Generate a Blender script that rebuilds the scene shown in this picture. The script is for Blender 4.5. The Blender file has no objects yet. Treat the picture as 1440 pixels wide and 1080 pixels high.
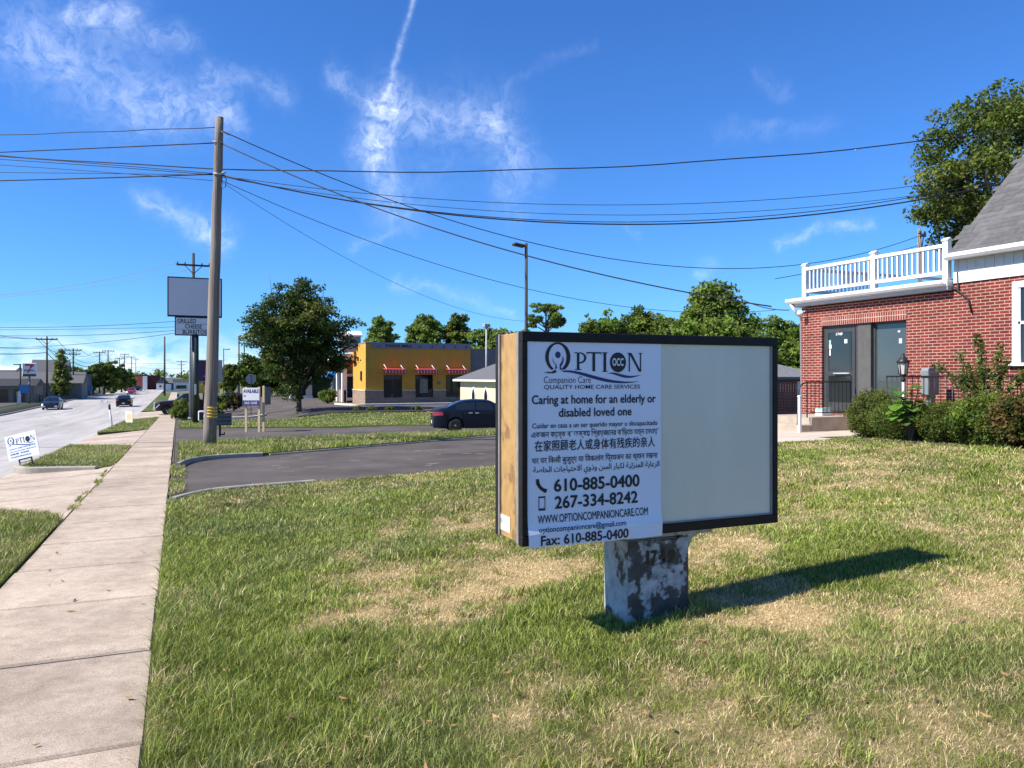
import bpy, bmesh, math, random
import numpy as np
from mathutils import Vector, Matrix, Euler
random.seed(7)
sc = bpy.context.scene
COL = bpy.context.collection
R = math.radians

# ------------------------------------------------------------------ camera
EYE = 1.65                       # metres above the sidewalk
FPX = 1085.0                     # focal length in photo pixels (1440 wide)
HOR = 530.0                      # horizon row in the photo
YAW = math.atan(470 / FPX)       # the road (+Y) vanishes left of the axis
FW = (math.sin(YAW), math.cos(YAW)); RT = (math.cos(YAW), -math.sin(YAW))
cd = bpy.data.cameras.new('camera'); cam = bpy.data.objects.new('camera', cd); COL.objects.link(cam)
cd.sensor_width = 36; cd.lens = 36 * FPX / 1440; cd.shift_y = -10 / 1440
cd.clip_start = .1; cd.clip_end = 5000
cam.location = (0, 0, EYE); cam.rotation_euler = (R(90), 0, -YAW)
sc.camera = cam
sc.view_settings.view_transform = 'Standard'; sc.view_settings.look = 'None'
sc.view_settings.gamma = 1; sc.view_settings.exposure = 0.74
sc.render.resolution_x = 1024; sc.render.resolution_y = 768
try:
    sc.cycles.max_bounces = 6; sc.cycles.transparent_max_bounces = 12
    sc.cycles.use_denoising = True
except Exception: pass

def ray(px):
    a = (px - 720) / FPX
    return FW[0] + a * RT[0], FW[1] + a * RT[1]
def P(px, t):                    # plan position seen at photo column px, t metres deep
    d = ray(px); return d[0] * t, d[1] * t
def Zt(py, t):                   # height seen at photo row py, t metres deep
    return EYE - (py - HOR) / FPX * t

# ------------------------------------------------------------------ sun and sky
SUN_EL, SUN_ROT = R(45), R(273)
sd = bpy.data.lights.new('sun', 'SUN'); so = bpy.data.objects.new('sun', sd); COL.objects.link(so)
sd.energy = 5.0; sd.angle = R(.53); sd.color = (1, .945, .86)
_s = Vector((math.sin(SUN_ROT) * math.cos(SUN_EL), math.cos(SUN_ROT) * math.cos(SUN_EL), math.sin(SUN_EL)))
so.rotation_euler = (-_s).to_track_quat('-Z', 'Y').to_euler()
so.location = (-30, 0, 40)

world = bpy.data.worlds.new('World'); sc.world = world; world.use_nodes = True
def build_world():
    nt = world.node_tree; N = nt.nodes; L = nt.links
    bg = N['Background']; bg.inputs[1].default_value = .1
    sky = N.new('ShaderNodeTexSky'); sky.sky_type = 'NISHITA'; sky.sun_disc = False
    sky.sun_elevation = SUN_EL; sky.sun_rotation = SUN_ROT; sky.altitude = 100
    sky.air_density = 1.0; sky.dust_density = .1; sky.ozone_density = 2.0
    hs = N.new('ShaderNodeMix'); hs.data_type = 'RGBA'; hs.blend_type = 'MULTIPLY'; hs.inputs[0].default_value = 1
    L.new(sky.outputs[0], hs.inputs[6]); hs.inputs[7].default_value = (.30, .64, 1.14, 1)
    def m(op, a, b=None, c=None, clamp=False):
        n = N.new('ShaderNodeMath'); n.operation = op; n.use_clamp = clamp
        for i, v in enumerate((a, b, c)):
            if v is None: continue
            if isinstance(v, (int, float)): n.inputs[i].default_value = v
            else: L.new(v, n.inputs[i])
        return n.outputs[0]
    tc = N.new('ShaderNodeTexCoord'); sp = N.new('ShaderNodeSeparateXYZ'); L.new(tc.outputs['Generated'], sp.inputs[0])
    x, y, z = sp.outputs
    # azimuth / elevation of the sky, azimuth counted from the direction (FW)
    f = m('ADD', m('MULTIPLY', x, FW[0]), m('MULTIPLY', y, FW[1]))
    r = m('ADD', m('MULTIPLY', x, RT[0]), m('MULTIPLY', y, RT[1]))
    A = m('ARCTAN2', r, f); E = m('ARCSINE', z)
    cb = N.new('ShaderNodeCombineXYZ'); L.new(A, cb.inputs[0]); L.new(E, cb.inputs[1])
    def noise(vec, scale, detail=6, rough=.6, dist=0.0):
        n = N.new('ShaderNodeTexNoise'); n.inputs['Scale'].default_value = scale; n.inputs['Detail'].default_value = detail
        n.inputs['Roughness'].default_value = rough; n.inputs['Distortion'].default_value = dist
        L.new(vec, n.inputs['Vector']); return n
    def vm(op, a, b):
        n = N.new('ShaderNodeVectorMath'); n.operation = op
        for i, v in enumerate((a, b)):
            if isinstance(v, (tuple, float)): n.inputs[i].default_value = v
            else: L.new(v, n.inputs[i])
        return n.outputs[0]
    w1 = vm('MULTIPLY', vm('SUBTRACT', noise(cb.outputs[0], 9, 4, .6).outputs['Color'], (.5, .5, .5)), (.062, .062, 0.))
    w2 = vm('MULTIPLY', vm('SUBTRACT', noise(cb.outputs[0], 30, 4, .6).outputs['Color'], (.5, .5, .5)), (.028, .028, 0.))
    wv = vm('ADD', cb.outputs[0], vm('ADD', w1, w2))
    ws = N.new('ShaderNodeSeparateXYZ'); L.new(wv, ws.inputs[0]); wx, wy = ws.outputs[0], ws.outputs[1]
    ss = N.new('ShaderNodeSeparateXYZ'); L.new(vm('ADD', cb.outputs[0], vm('MULTIPLY', w2, (.3, .3, 0.))), ss.inputs[0]); sx, sy = ss.outputs[0], ss.outputs[1]
    def ae(px, py):
        a = math.atan((px - 720) / FPX); return a, math.atan((HOR - py) / FPX * math.cos(a))
    # wisps: (x0,y0,x1,y1,half width in px, strength, warped?)
    strokes = [
        (585, -10, 540, 138, 4, .5, 0), (470, 98, 548, 152, 13, .38, 1), (548, 135, 522, 215, 26, .45, 1), (522, 205, 556, 296, 26, .50, 1),
        (550, 150, 690, 168, 22, .40, 1), (690, 165, 725, 232, 34, .40, 1), (595, 180, 540, 205, 10, .25, 1), (640, 150, 610, 230, 45, .10, 1),
        (700, 125, 830, 66, 7, .08, 1), (60, 60, 170, 135, 44, .34, 1), (0, 45, 90, 90, 26, .24, 1), (105, 8, 190, 2, 12, .6, 1),
        (150, 20, 270, 58, 13, .30, 1), (215, 150, 300, 160, 24, .34, 1), (295, 112, 395, 128, 15, .28, 1), (170, 60, 210, 110, 45, .16, 1), (300, 150, 330, 175, 14, .3, 1),
        (205, 288, 320, 328, 15, .55, 1), (1090, 346, 1225, 314, 8, .38, 1), (1005, 186, 1160, 178, 12, .12, 1), (1062, 100, 1100, 120, 12, .10, 1), (985, 385, 1010, 368, 10, .22, 1),
        (555, 396, 720, 440, 8, .26, 1), (500, 352, 545, 330, 8, .2, 1), (700, 270, 730, 300, 20, .14, 1), (880, 320, 895, 330, 8, .12, 1)]
    tot = None
    for (x0, y0, x1, y1, hw, st, wf) in strokes:
        a0, e0 = ae(x0, y0); a1, e1 = ae(x1, y1)
        dx, dy = a1 - a0, e1 - e0; l2 = dx * dx + dy * dy
        X, Y = (wx, wy) if wf else (sx, sy)
        px_ = m('SUBTRACT', X, a0); py_ = m('SUBTRACT', Y, e0)
        t = m('ADD', m('MULTIPLY', px_, dx / l2), m('MULTIPLY', py_, dy / l2), clamp=True)
        ex = m('SUBTRACT', px_, m('MULTIPLY', t, dx)); ey = m('SUBTRACT', py_, m('MULTIPLY', t, dy))
        d2 = m('ADD', m('MULTIPLY', ex, ex), m('MULTIPLY', ey, ey))
        k = (hw / FPX) ** 2
        g = m('MULTIPLY', m('EXPONENT', m('MULTIPLY', d2, -1 / k)), st)
        tot = g if tot is None else m('ADD', tot, g)
    fil = noise(wv, 58, 9, .7, .35).outputs[0]
    fil2 = noise(wv, 11, 5, .6, .5).outputs[0]
    k = m('MULTIPLY', m('MULTIPLY_ADD', fil, 3.8, -1.38, clamp=True), m('MULTIPLY_ADD', fil2, 2.2, -.35, clamp=True))
    k = m('ADD', m('MULTIPLY', k, .50), .09)
    mask = m('MULTIPLY', tot, k)
    # low bank of far cumulus over the end of the road
    lb = m('MULTIPLY', m('MULTIPLY_ADD', E, -22.0, 1.35, clamp=True), m('MULTIPLY_ADD', A, -3.2, -.45, clamp=True))
    st = N.new('ShaderNodeCombineXYZ'); L.new(A, st.inputs[0]); L.new(m('MULTIPLY', E, 2.6), st.inputs[1])
    cn = m('MULTIPLY_ADD', noise(st.outputs[0], 13, 7, .6, .4).outputs[0], 4.6, -1.75, clamp=True)
    lowm = m('MULTIPLY', m('MULTIPLY', lb, cn), .85)
    mx = N.new('ShaderNodeMix'); mx.data_type = 'RGBA'; L.new(m('MINIMUM', mask, .8), mx.inputs[0]); L.new(hs.outputs[2], mx.inputs[6]); mx.inputs[7].default_value = (8.6, 9.3, 10.4, 1)
    mx2 = N.new('ShaderNodeMix'); mx2.data_type = 'RGBA'; L.new(lowm, mx2.inputs[0]); L.new(mx.outputs[2], mx2.inputs[6]); mx2.inputs[7].default_value = (7.0, 7.9, 9.2, 1)
    L.new(mx2.outputs[2], bg.inputs[0])
build_world()

# ------------------------------------------------------------------ materials
MATS = {}
def rgb(c): return (c[0], c[1], c[2], 1)
def mk(name, col, rough=.7, var=.15, scale=6., col2=None, bump=0., bscale=None, metal=0., spec=.5, coat=0., detail=5, thr=None, stretch=None):
    """plain surface: base colour broken up by noise; col2/thr give worn patches of a second colour"""
    m = bpy.data.materials.new(name); m.use_nodes = True; MATS[name] = m
    nt = m.node_tree; N, L = nt.nodes, nt.links; b = N['Principled BSDF']
    b.inputs['Roughness'].default_value = rough; b.inputs['Metallic'].default_value = metal
    b.inputs['Specular IOR Level'].default_value = spec; b.inputs['Coat Weight'].default_value = coat
    tc = N.new('ShaderNodeTexCoord'); vec = tc.outputs['Object']
    if stretch:
        mp = N.new('ShaderNodeMapping'); mp.inputs['Scale'].default_value = stretch; L.new(vec, mp.inputs[0]); vec = mp.outputs[0]
    n = N.new('ShaderNodeTexNoise'); n.inputs['Scale'].default_value = scale; n.inputs['Detail'].default_value = detail; n.inputs['Roughness'].default_value = .62
    L.new(vec, n.inputs['Vector'])
    cr = N.new('ShaderNodeValToRGB'); e = cr.color_ramp.elements
    if thr is not None:
        e[0].position = thr - .025; e[1].position = thr + .025; e[0].color = rgb(col); e[1].color = rgb(col2)
    else:
        c2 = col2 or tuple(min(1, c * (1 + var)) for c in col); c1 = tuple(c * (1 - var) for c in col) if col2 is None else col
        e[0].position = .3; e[1].position = .7; e[0].color = rgb(c1); e[1].color = rgb(c2)
    L.new(n.outputs[0], cr.inputs[0]); out = cr.outputs[0]
    if thr is not None and var:
        n2 = N.new('ShaderNodeTexNoise'); n2.inputs['Scale'].default_value = scale * 3; n2.inputs['Detail'].default_value = 4; L.new(vec, n2.inputs['Vector'])
        mm = N.new('ShaderNodeMix'); mm.data_type = 'RGBA'; mm.blend_type = 'MULTIPLY'; mm.inputs[0].default_value = 1
        r2 = N.new('ShaderNodeValToRGB'); r2.color_ramp.elements[0].position = .3; r2.color_ramp.elements[1].position = .7
        r2.color_ramp.elements[0].color = (1 - var, 1 - var, 1 - var, 1); L.new(n2.outputs[0], r2.inputs[0])
        L.new(out, mm.inputs[6]); L.new(r2.outputs[0], mm.inputs[7]); out = mm.outputs[2]
    L.new(out, b.inputs['Base Color'])
    if bump:
        nb = N.new('ShaderNodeTexNoise'); nb.inputs['Scale'].default_value = bscale or scale * 4; nb.inputs['Detail'].default_value = 6; L.new(vec, nb.inputs['Vector'])
        bp = N.new('ShaderNodeBump'); bp.inputs['Strength'].default_value = bump; bp.inputs['Distance'].default_value = .02
        L.new(nb.outputs[0], bp.inputs['Height']); L.new(bp.outputs[0], b.inputs['Normal'])
    return m

def mk_attr(name, rough=.6, transl=.0, spec=.25, nscale=None):
    """colour from the mesh's own 'tint' attribute (one colour per blade / leaf)"""
    m = bpy.data.materials.new(name); m.use_nodes = True; MATS[name] = m
    nt = m.node_tree; N, L = nt.nodes, nt.links; b = N['Principled BSDF']; o = N['Material Output']
    b.inputs['Roughness'].default_value = rough; b.inputs['Specular IOR Level'].default_value = spec
    a = N.new('ShaderNodeAttribute'); a.attribute_name = 'tint'; col = a.outputs['Color']
    if nscale:
        n = N.new('ShaderNodeTexNoise'); n.inputs['Scale'].default_value = nscale; n.inputs['Detail'].default_value = 8; n.inputs['Roughness'].default_value = .75
        tc = N.new('ShaderNodeTexCoord'); L.new(tc.outputs['Object'], n.inputs['Vector'])
        r = N.new('ShaderNodeValToRGB'); r.color_ramp.elements[0].position = .3; r.color_ramp.elements[1].position = .7
        r.color_ramp.elements[0].color = (.55, .55, .55, 1); r.color_ramp.elements[1].color = (1.3, 1.3, 1.3, 1); L.new(n.outputs[0], r.inputs[0])
        x = N.new('ShaderNodeMix'); x.data_type = 'RGBA'; x.blend_type = 'MULTIPLY'; x.inputs[0].default_value = 1
        L.new(col, x.inputs[6]); L.new(r.outputs[0], x.inputs[7]); col = x.outputs[2]
        bp = N.new('ShaderNodeBump'); bp.inputs['Strength'].default_value = .6; bp.inputs['Distance'].default_value = .03
        L.new(n.outputs[0], bp.inputs['Height']); L.new(bp.outputs[0], b.inputs['Normal'])
    L.new(col, b.inputs['Base Color'])
    if transl:
        t = N.new('ShaderNodeBsdfTranslucent'); L.new(col, t.inputs['Color'])
        ms = N.new('ShaderNodeMixShader'); ms.inputs[0].default_value = transl
        L.new(b.outputs[0], ms.inputs[1]); L.new(t.outputs[0], ms.inputs[2]); L.new(ms.outputs[0], o.inputs[0])
    return m

def mk_brick(name, c1, c2, mortar, bw=.203, bh=.0675, mo=.012, offset=.5, rough=.85, bump=.5):
    m = bpy.data.materials.new(name); m.use_nodes = True; MATS[name] = m
    nt = m.node_tree; N, L = nt.nodes, nt.links; b = N['Principled BSDF']; b.inputs['Roughness'].default_value = rough; b.inputs['Specular IOR Level'].default_value = .25
    tc = N.new('ShaderNodeTexCoord'); sp = N.new('ShaderNodeSeparateXYZ'); L.new(tc.outputs['Object'], sp.inputs[0])
    ad = N.new('ShaderNodeMath'); L.new(sp.outputs[0], ad.inputs[0]); L.new(sp.outputs[1], ad.inputs[1])
    cb = N.new('ShaderNodeCombineXYZ'); L.new(ad.outputs[0], cb.inputs[0]); L.new(sp.outputs[2], cb.inputs[1])
    t = N.new('ShaderNodeTexBrick'); L.new(cb.outputs[0], t.inputs['Vector']); t.offset = offset
    t.inputs['Scale'].default_value = 1; t.inputs['Brick Width'].default_value = bw; t.inputs['Row Height'].default_value = bh
    t.inputs['Mortar Size'].default_value = mo; t.inputs['Mortar Smooth'].default_value = .15; t.inputs['Bias'].default_value = 0
    t.inputs['Color1'].default_value = rgb(c1); t.inputs['Color2'].default_value = rgb(c2); t.inputs['Mortar'].default_value = rgb(mortar)
    n = N.new('ShaderNodeTexNoise'); n.inputs['Scale'].default_value = 2.4; n.inputs['Detail'].default_value = 10; n.inputs['Roughness'].default_value = .7; L.new(cb.outputs[0], n.inputs['Vector'])
    r = N.new('ShaderNodeValToRGB'); r.color_ramp.elements[0].position = .25; r.color_ramp.elements[1].position = .75
    r.color_ramp.elements[0].color = (.62, .62, .62, 1); r.color_ramp.elements[1].color = (1.28, 1.26, 1.24, 1); L.new(n.outputs[0], r.inputs[0])
    x = N.new('ShaderNodeMix'); x.data_type = 'RGBA'; x.blend_type = 'MULTIPLY'; x.inputs[0].default_value = 1
    L.new(t.outputs[0], x.inputs[6]); L.new(r.outputs[0], x.inputs[7]); L.new(x.outputs[2], b.inputs['Base Color'])
    bp = N.new('ShaderNodeBump'); bp.inputs['Strength'].default_value = bump; bp.inputs['Distance'].default_value = .008; bp.invert = True
    L.new(t.outputs['Fac'], bp.inputs['Height']); L.new(bp.outputs[0], b.inputs['Normal'])
    return m

def mk_concrete(name, col, slab):
    """broom-finished walk: every slab its own tone, grey stains, fine stone specks"""
    m = bpy.data.materials.new(name); m.use_nodes = True; MATS[name] = m
    nt = m.node_tree; N, L = nt.nodes, nt.links; b = N['Principled BSDF']; b.inputs['Roughness'].default_value = .92; b.inputs['Specular IOR Level'].default_value = .2
    tc = N.new('ShaderNodeTexCoord'); sp = N.new('ShaderNodeSeparateXYZ'); L.new(tc.outputs['Object'], sp.inputs[0])
    a = N.new('ShaderNodeMath'); a.operation = 'MULTIPLY_ADD'; L.new(sp.outputs[1], a.inputs[0]); a.inputs[1].default_value = 1 / slab; a.inputs[2].default_value = 1.9 / slab
    fl = N.new('ShaderNodeMath'); fl.operation = 'FLOOR'; L.new(a.outputs[0], fl.inputs[0])
    wn = N.new('ShaderNodeTexWhiteNoise'); wn.noise_dimensions = '1D'; L.new(fl.outputs[0], wn.inputs['W'])
    def ramp(src, p0, p1, c0, c1):
        r = N.new('ShaderNodeValToRGB'); e = r.color_ramp.elements; e[0].position = p0; e[1].position = p1; e[0].color = rgb(c0); e[1].color = rgb(c1); L.new(src, r.inputs[0]); return r.outputs[0]
    def nz(scale, detail=6, rough=.6, dist=0.):
        n = N.new('ShaderNodeTexNoise'); n.inputs['Scale'].default_value = scale; n.inputs['Detail'].default_value = detail; n.inputs['Roughness'].default_value = rough; n.inputs['Distortion'].default_value = dist; L.new(tc.outputs['Object'], n.inputs['Vector']); return n.outputs[0]
    def mul(x, y):
        q = N.new('ShaderNodeMix'); q.data_type = 'RGBA'; q.blend_type = 'MULTIPLY'; q.inputs[0].default_value = 1; L.new(x, q.inputs[6]); L.new(y, q.inputs[7]); return q.outputs[2]
    base = ramp(wn.outputs[0], 0, 1, tuple(c * .88 for c in col), tuple(c * 1.12 for c in col))
    base = mul(base, ramp(nz(1.3, 8, .65, .6), .32, .62, (.74, .72, .71), (1.06, 1.06, 1.06)))
    base = mul(base, ramp(nz(9, 8, .7), .30, .60, (.80, .79, .78), (1.04, 1.04, 1.04)))
    speck = nz(150, 2, .9); base = mul(base, ramp(speck, .36, .62, (.58, .56, .54), (1.22, 1.2, 1.18)))
    L.new(base, b.inputs['Base Color'])
    bp = N.new('ShaderNodeBump'); bp.inputs['Strength'].default_value = .35; bp.inputs['Distance'].default_value = .01; L.new(speck, bp.inputs['Height']); L.new(bp.outputs[0], b.inputs['Normal'])
    return m
def mk_glass(name, col=(.012, .016, .018), rough=.04):
    m = mk(name, col, rough=rough, var=.1, scale=1.5, spec=.9); return m

# ------------------------------------------------------------------ building tools
XF = {}                                                    # object name -> world matrix
def thing(name, label, cat, loc=(0, 0, 0), rz=0., group=None):
    o = bpy.data.objects.new(name, None); COL.objects.link(o)
    o.location = loc; o.rotation_euler = (0, 0, rz); o.empty_display_size = .2
    o['label'] = label; o['category'] = cat
    if group: o['group'] = group
    XF[o.name] = Matrix.Translation(loc) @ Matrix.Rotation(rz, 4, 'Z')
    return o
def tag(o, label=None, cat=None, group=None, kind=None):
    if label: o['label'] = label
    if cat: o['category'] = cat
    if group: o['group'] = group
    if kind: o['kind'] = kind
    return o
def link(name, me, parent=None, loc=None):
    o = bpy.data.objects.new(name, me); COL.objects.link(o)
    if parent is not None:
        o.parent = parent; XF[o.name] = XF[parent.name]
    else:
        if loc is not None: o.location = loc
        XF[o.name] = Matrix.Translation(loc or (0, 0, 0))
    return o
def dup(root, loc, rz, label, group=None):
    r = root.copy(); COL.objects.link(r); r.location = loc; r.rotation_euler = (0, 0, rz); r['label'] = label
    if group: r['group'] = group
    for ch in list(root.children):
        c = ch.copy(); COL.objects.link(c); c.parent = r
        for g in ch.children:
            d = g.copy(); COL.objects.link(d); d.parent = c
    return r

class MB:
    def __init__(s): s.v = []; s.f = []; s.sm = []
    def add(s, vs, fs, smooth=False):
        b = len(s.v); s.v += [tuple(p) for p in vs]; s.f += [tuple(i + b for i in f) for f in fs]; s.sm += [smooth] * len(fs); return s
    def box(s, x0, x1, y0, y1, z0, z1):
        return s.add([(x0, y0, z0), (x1, y0, z0), (x1, y1, z0), (x0, y1, z0), (x0, y0, z1), (x1, y0, z1), (x1, y1, z1), (x0, y1, z1)],
                     [(0, 3, 2, 1), (4, 5, 6, 7), (0, 1, 5, 4), (1, 2, 6, 5), (2, 3, 7, 6), (3, 0, 4, 7)])
    def cbox(s, c, d, rz=0., tilt=None):
        M = Matrix.Translation(c) @ Matrix.Rotation(rz, 4, 'Z')
        if tilt: M = M @ tilt.to_matrix().to_4x4()
        hx, hy, hz = d[0] / 2, d[1] / 2, d[2] / 2
        vs = [M @ Vector(p) for p in [(-hx, -hy, -hz), (hx, -hy, -hz), (hx, hy, -hz), (-hx, hy, -hz), (-hx, -hy, hz), (hx, -hy, hz), (hx, hy, hz), (-hx, hy, hz)]]
        return s.add(vs, [(0, 3, 2, 1), (4, 5, 6, 7), (0, 1, 5, 4), (1, 2, 6, 5), (2, 3, 7, 6), (3, 0, 4, 7)])
    def prism(s, pts, axis, a, b, smooth=False):
        """polygon pts (2-D) extruded along axis 'x','y' or 'z' from a to b"""
        def q(p, h): return {'x': (h, p[0], p[1]), 'y': (p[0], h, p[1]), 'z': (p[0], p[1], h)}[axis]
        n = len(pts); vs = [q(p, a) for p in pts] + [q(p, b) for p in pts]
        s.add(vs, [tuple(range(n))[::-1], tuple(range(n, 2 * n))]); b0 = len(s.v) - 2 * n
        s.f += [(b0 + i, b0 + (i + 1) % n, b0 + n + (i + 1) % n, b0 + n + i) for i in range(n)]; s.sm += [smooth] * n
        return s
    def tube(s, pts, r, n=8, cap=True, smooth=True):
        pts = [Vector(p) for p in pts]; rs = r if isinstance(r, (list, tuple)) else [r] * len(pts)
        vs = []; fs = []; up = None
        for i, p in enumerate(pts):
            d = (pts[min(i + 1, len(pts) - 1)] - pts[max(i - 1, 0)]).normalized()
            if up is None: up = Vector((0, 0, 1)) if abs(d.z) < .9 else Vector((1, 0, 0))
            u = (up - d * up.dot(d))
            u = u.normalized() if u.length > 1e-6 else d.orthogonal().normalized()
            w = d.cross(u); up = u
            for k in range(n):
                a = 2 * math.pi * k / n; vs.append(p + (u * math.cos(a) + w * math.sin(a)) * rs[i])
        for i in range(len(pts) - 1):
            for k in range(n):
                fs.append((i * n + k, i * n + (k + 1) % n, (i + 1) * n + (k + 1) % n, (i + 1) * n + k))
        s.add(vs, fs, smooth)
        if cap:
            b0 = len(s.v) - len(vs)
            s.f += [tuple(b0 + k for k in range(n))[::-1], tuple(b0 + (len(pts) - 1) * n + k for k in range(n))]; s.sm += [False, False]
        return s
    def lathe(s, prof, c=(0, 0, 0), n=16, axis='z', smooth=True):
        vs = []; fs = []
        for (r, h) in prof:
            for k in range(n):
                a = 2 * math.pi * k / n; x, y = r * math.cos(a), r * math.sin(a)
                q = {'z': (x, y, h), 'y': (x, h, y), 'x': (h, x, y)}[axis]
                vs.append((c[0] + q[0], c[1] + q[1], c[2] + q[2]))
        for i in range(len(prof) - 1):
            for k in range(n): fs.append((i * n + k, i * n + (k + 1) % n, (i + 1) * n + (k + 1) % n, (i + 1) * n + k))
        fs += [tuple(range(n))[::-1], tuple((len(prof) - 1) * n + k for k in range(n))]
        return s.add(vs, fs, smooth)
    def build(s, name, mat, parent=None, world=False, bevel=0., seg=1, loc=None):
        vs = s.v
        if parent is not None and world:
            I = XF[parent.name].inverted(); vs = [I @ Vector(p) for p in vs]
        elif parent is None and loc is not None:
            vs = [(p[0] - loc[0], p[1] - loc[1], p[2] - loc[2]) for p in vs]
        me = bpy.data.meshes.new(name); me.from_pydata([tuple(p) for p in vs], [], s.f)
        me.polygons.foreach_set('use_smooth', s.sm)
        bm = bmesh.new(); bm.from_mesh(me); bmesh.ops.recalc_face_normals(bm, faces=bm.faces)
        if bevel:
            es = [e for e in bm.edges if len(e.link_faces) == 2 and e.calc_face_angle(0) > .6]
            bmesh.ops.bevel(bm, geom=es, offset=bevel, segments=seg, affect='EDGES', profile=.6, clamp_overlap=True)
        bm.to_mesh(me); bm.free()
        if mat is not None: me.materials.append(MATS[mat] if isinstance(mat, str) else mat)
        return link(name, me, parent, loc)

def fastmesh(name, verts, faces, k, mat, tint=None, parent=None, loc=None, smooth=False, normals=None):
    """numpy mesh: verts (n,3), faces (m,k)"""
    me = bpy.data.meshes.new(name); nv, nf = len(verts), len(faces)
    me.vertices.add(nv); me.vertices.foreach_set('co', np.ascontiguousarray(verts, dtype=np.float32).ravel())
    me.loops.add(nf * k); me.loops.foreach_set('vertex_index', np.ascontiguousarray(faces, dtype=np.int32).ravel())
    me.polygons.add(nf); me.polygons.foreach_set('loop_start', np.arange(0, nf * k, k, dtype=np.int32))
    me.update(calc_edges=True)
    if tint is not None:
        at = me.color_attributes.new('tint', 'FLOAT_COLOR', 'POINT')
        c = np.ones((nv, 4), np.float32); c[:, :3] = tint; at.data.foreach_set('color', c.ravel())
    if smooth: me.polygons.foreach_set('use_smooth', np.ones(nf, dtype=bool))
    me.materials.append(MATS[mat])
    return link(name, me, parent, loc)

# lettering: Blender's own font, laid flat on a plane (origin o, unit vectors u across and v up)
def text_mesh(body, bold=0.0, spacing=1.0):
    c = bpy.data.curves.new('text', 'FONT'); c.body = body; c.offset = bold; c.space_character = spacing; c.resolution_u = 3
    o = bpy.data.objects.new('text', c); COL.objects.link(o)
    bpy.context.view_layer.update()
    me = bpy.data.meshes.new_from_object(o.evaluated_get(bpy.context.evaluated_depsgraph_get()))
    bpy.data.objects.remove(o); bpy.data.curves.remove(c); return me
def fatten(me, d):
    """bolder strokes: the same flat outlines laid twice more, a little to the right and up"""
    bm = bmesh.new(); bm.from_mesh(me); g = bm.verts[:] + bm.edges[:] + bm.faces[:]
    for k, (ox, oy) in enumerate(((d, 0), (d / 2, d * .6), (d / 2, -d * .3))):
        r = bmesh.ops.duplicate(bm, geom=g)
        for v in r['geom']:
            if isinstance(v, bmesh.types.BMVert): v.co += Vector((ox, oy, .004 * (k + 1)))
    bm.to_mesh(me); bm.free(); return me
def letter(name, body, parent, mat, o, u, v, x0, x1, base, cap, bold=0.0, spacing=1.0, cap_h=.729, shear=0., fat=0.):
    me = text_mesh(body, bold, spacing)
    if fat: me = fatten(me, fat)
    n = len(me.vertices)
    a = np.empty(n * 3, np.float32); me.vertices.foreach_get('co', a); a = a.reshape(-1, 3)
    lo, hi = a[:, 0].min(), a[:, 0].max()
    X = x0 + (a[:, 0] - lo) / (hi - lo) * (x1 - x0); Y = base + a[:, 1] * cap / cap_h; X = X + shear * (Y - base)
    W = np.array(o)[None] + X[:, None] * np.array(u)[None] + Y[:, None] * np.array(v)[None] + (a[:, 2] * .03)[:, None] * np.cross(u, v)[None]
    if parent is not None:
        I = np.array(XF[parent.name].inverted()); W = W @ I[:3, :3].T + I[:3, 3]
    me.vertices.foreach_set('co', W.astype(np.float32).ravel()); me.update()
    me.materials.clear(); me.materials.append(MATS[mat])
    return link(name, me, parent)

# ------------------------------------------------------------------ terrain
def zs(X, Y):
    """the street falls 2.4 % away from the camera, the lots behind level off sooner"""
    s = min(max((X - 2) / 8, 0), 1); fl = -2.0 + 1.1 * s; lin = -.024 * Y; k = .25
    h = max(k - abs(lin - fl), 0) / k
    return max(lin, fl) + h * h * k * .25
def sm(a, b, x): t = min(max((x - a) / (b - a), 0), 1); return t * t * (3 - 2 * t)
def bank(X, Y):
    xs = [-1, .6, 1.6, 2.8, 4.2, 5.7, 9, 12, 40]; hs = [0, 0, .03, .107, .22, .325, .50, .66, .68]
    B = float(np.interp(X, xs, hs))
    y1 = 15.0 + min(max((X - 1.7) * .33, 0), 2.3)
    S1 = 1 - sm(y1 - 6.5, y1 - .1, Y); S2 = 1 - sm(18, 24, Y)
    w = sm(8.5, 11, X); return B * (S1 * (1 - w) + S2 * w)
def zl(X, Y): return zs(X, Y) + bank(X, Y)

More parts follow.
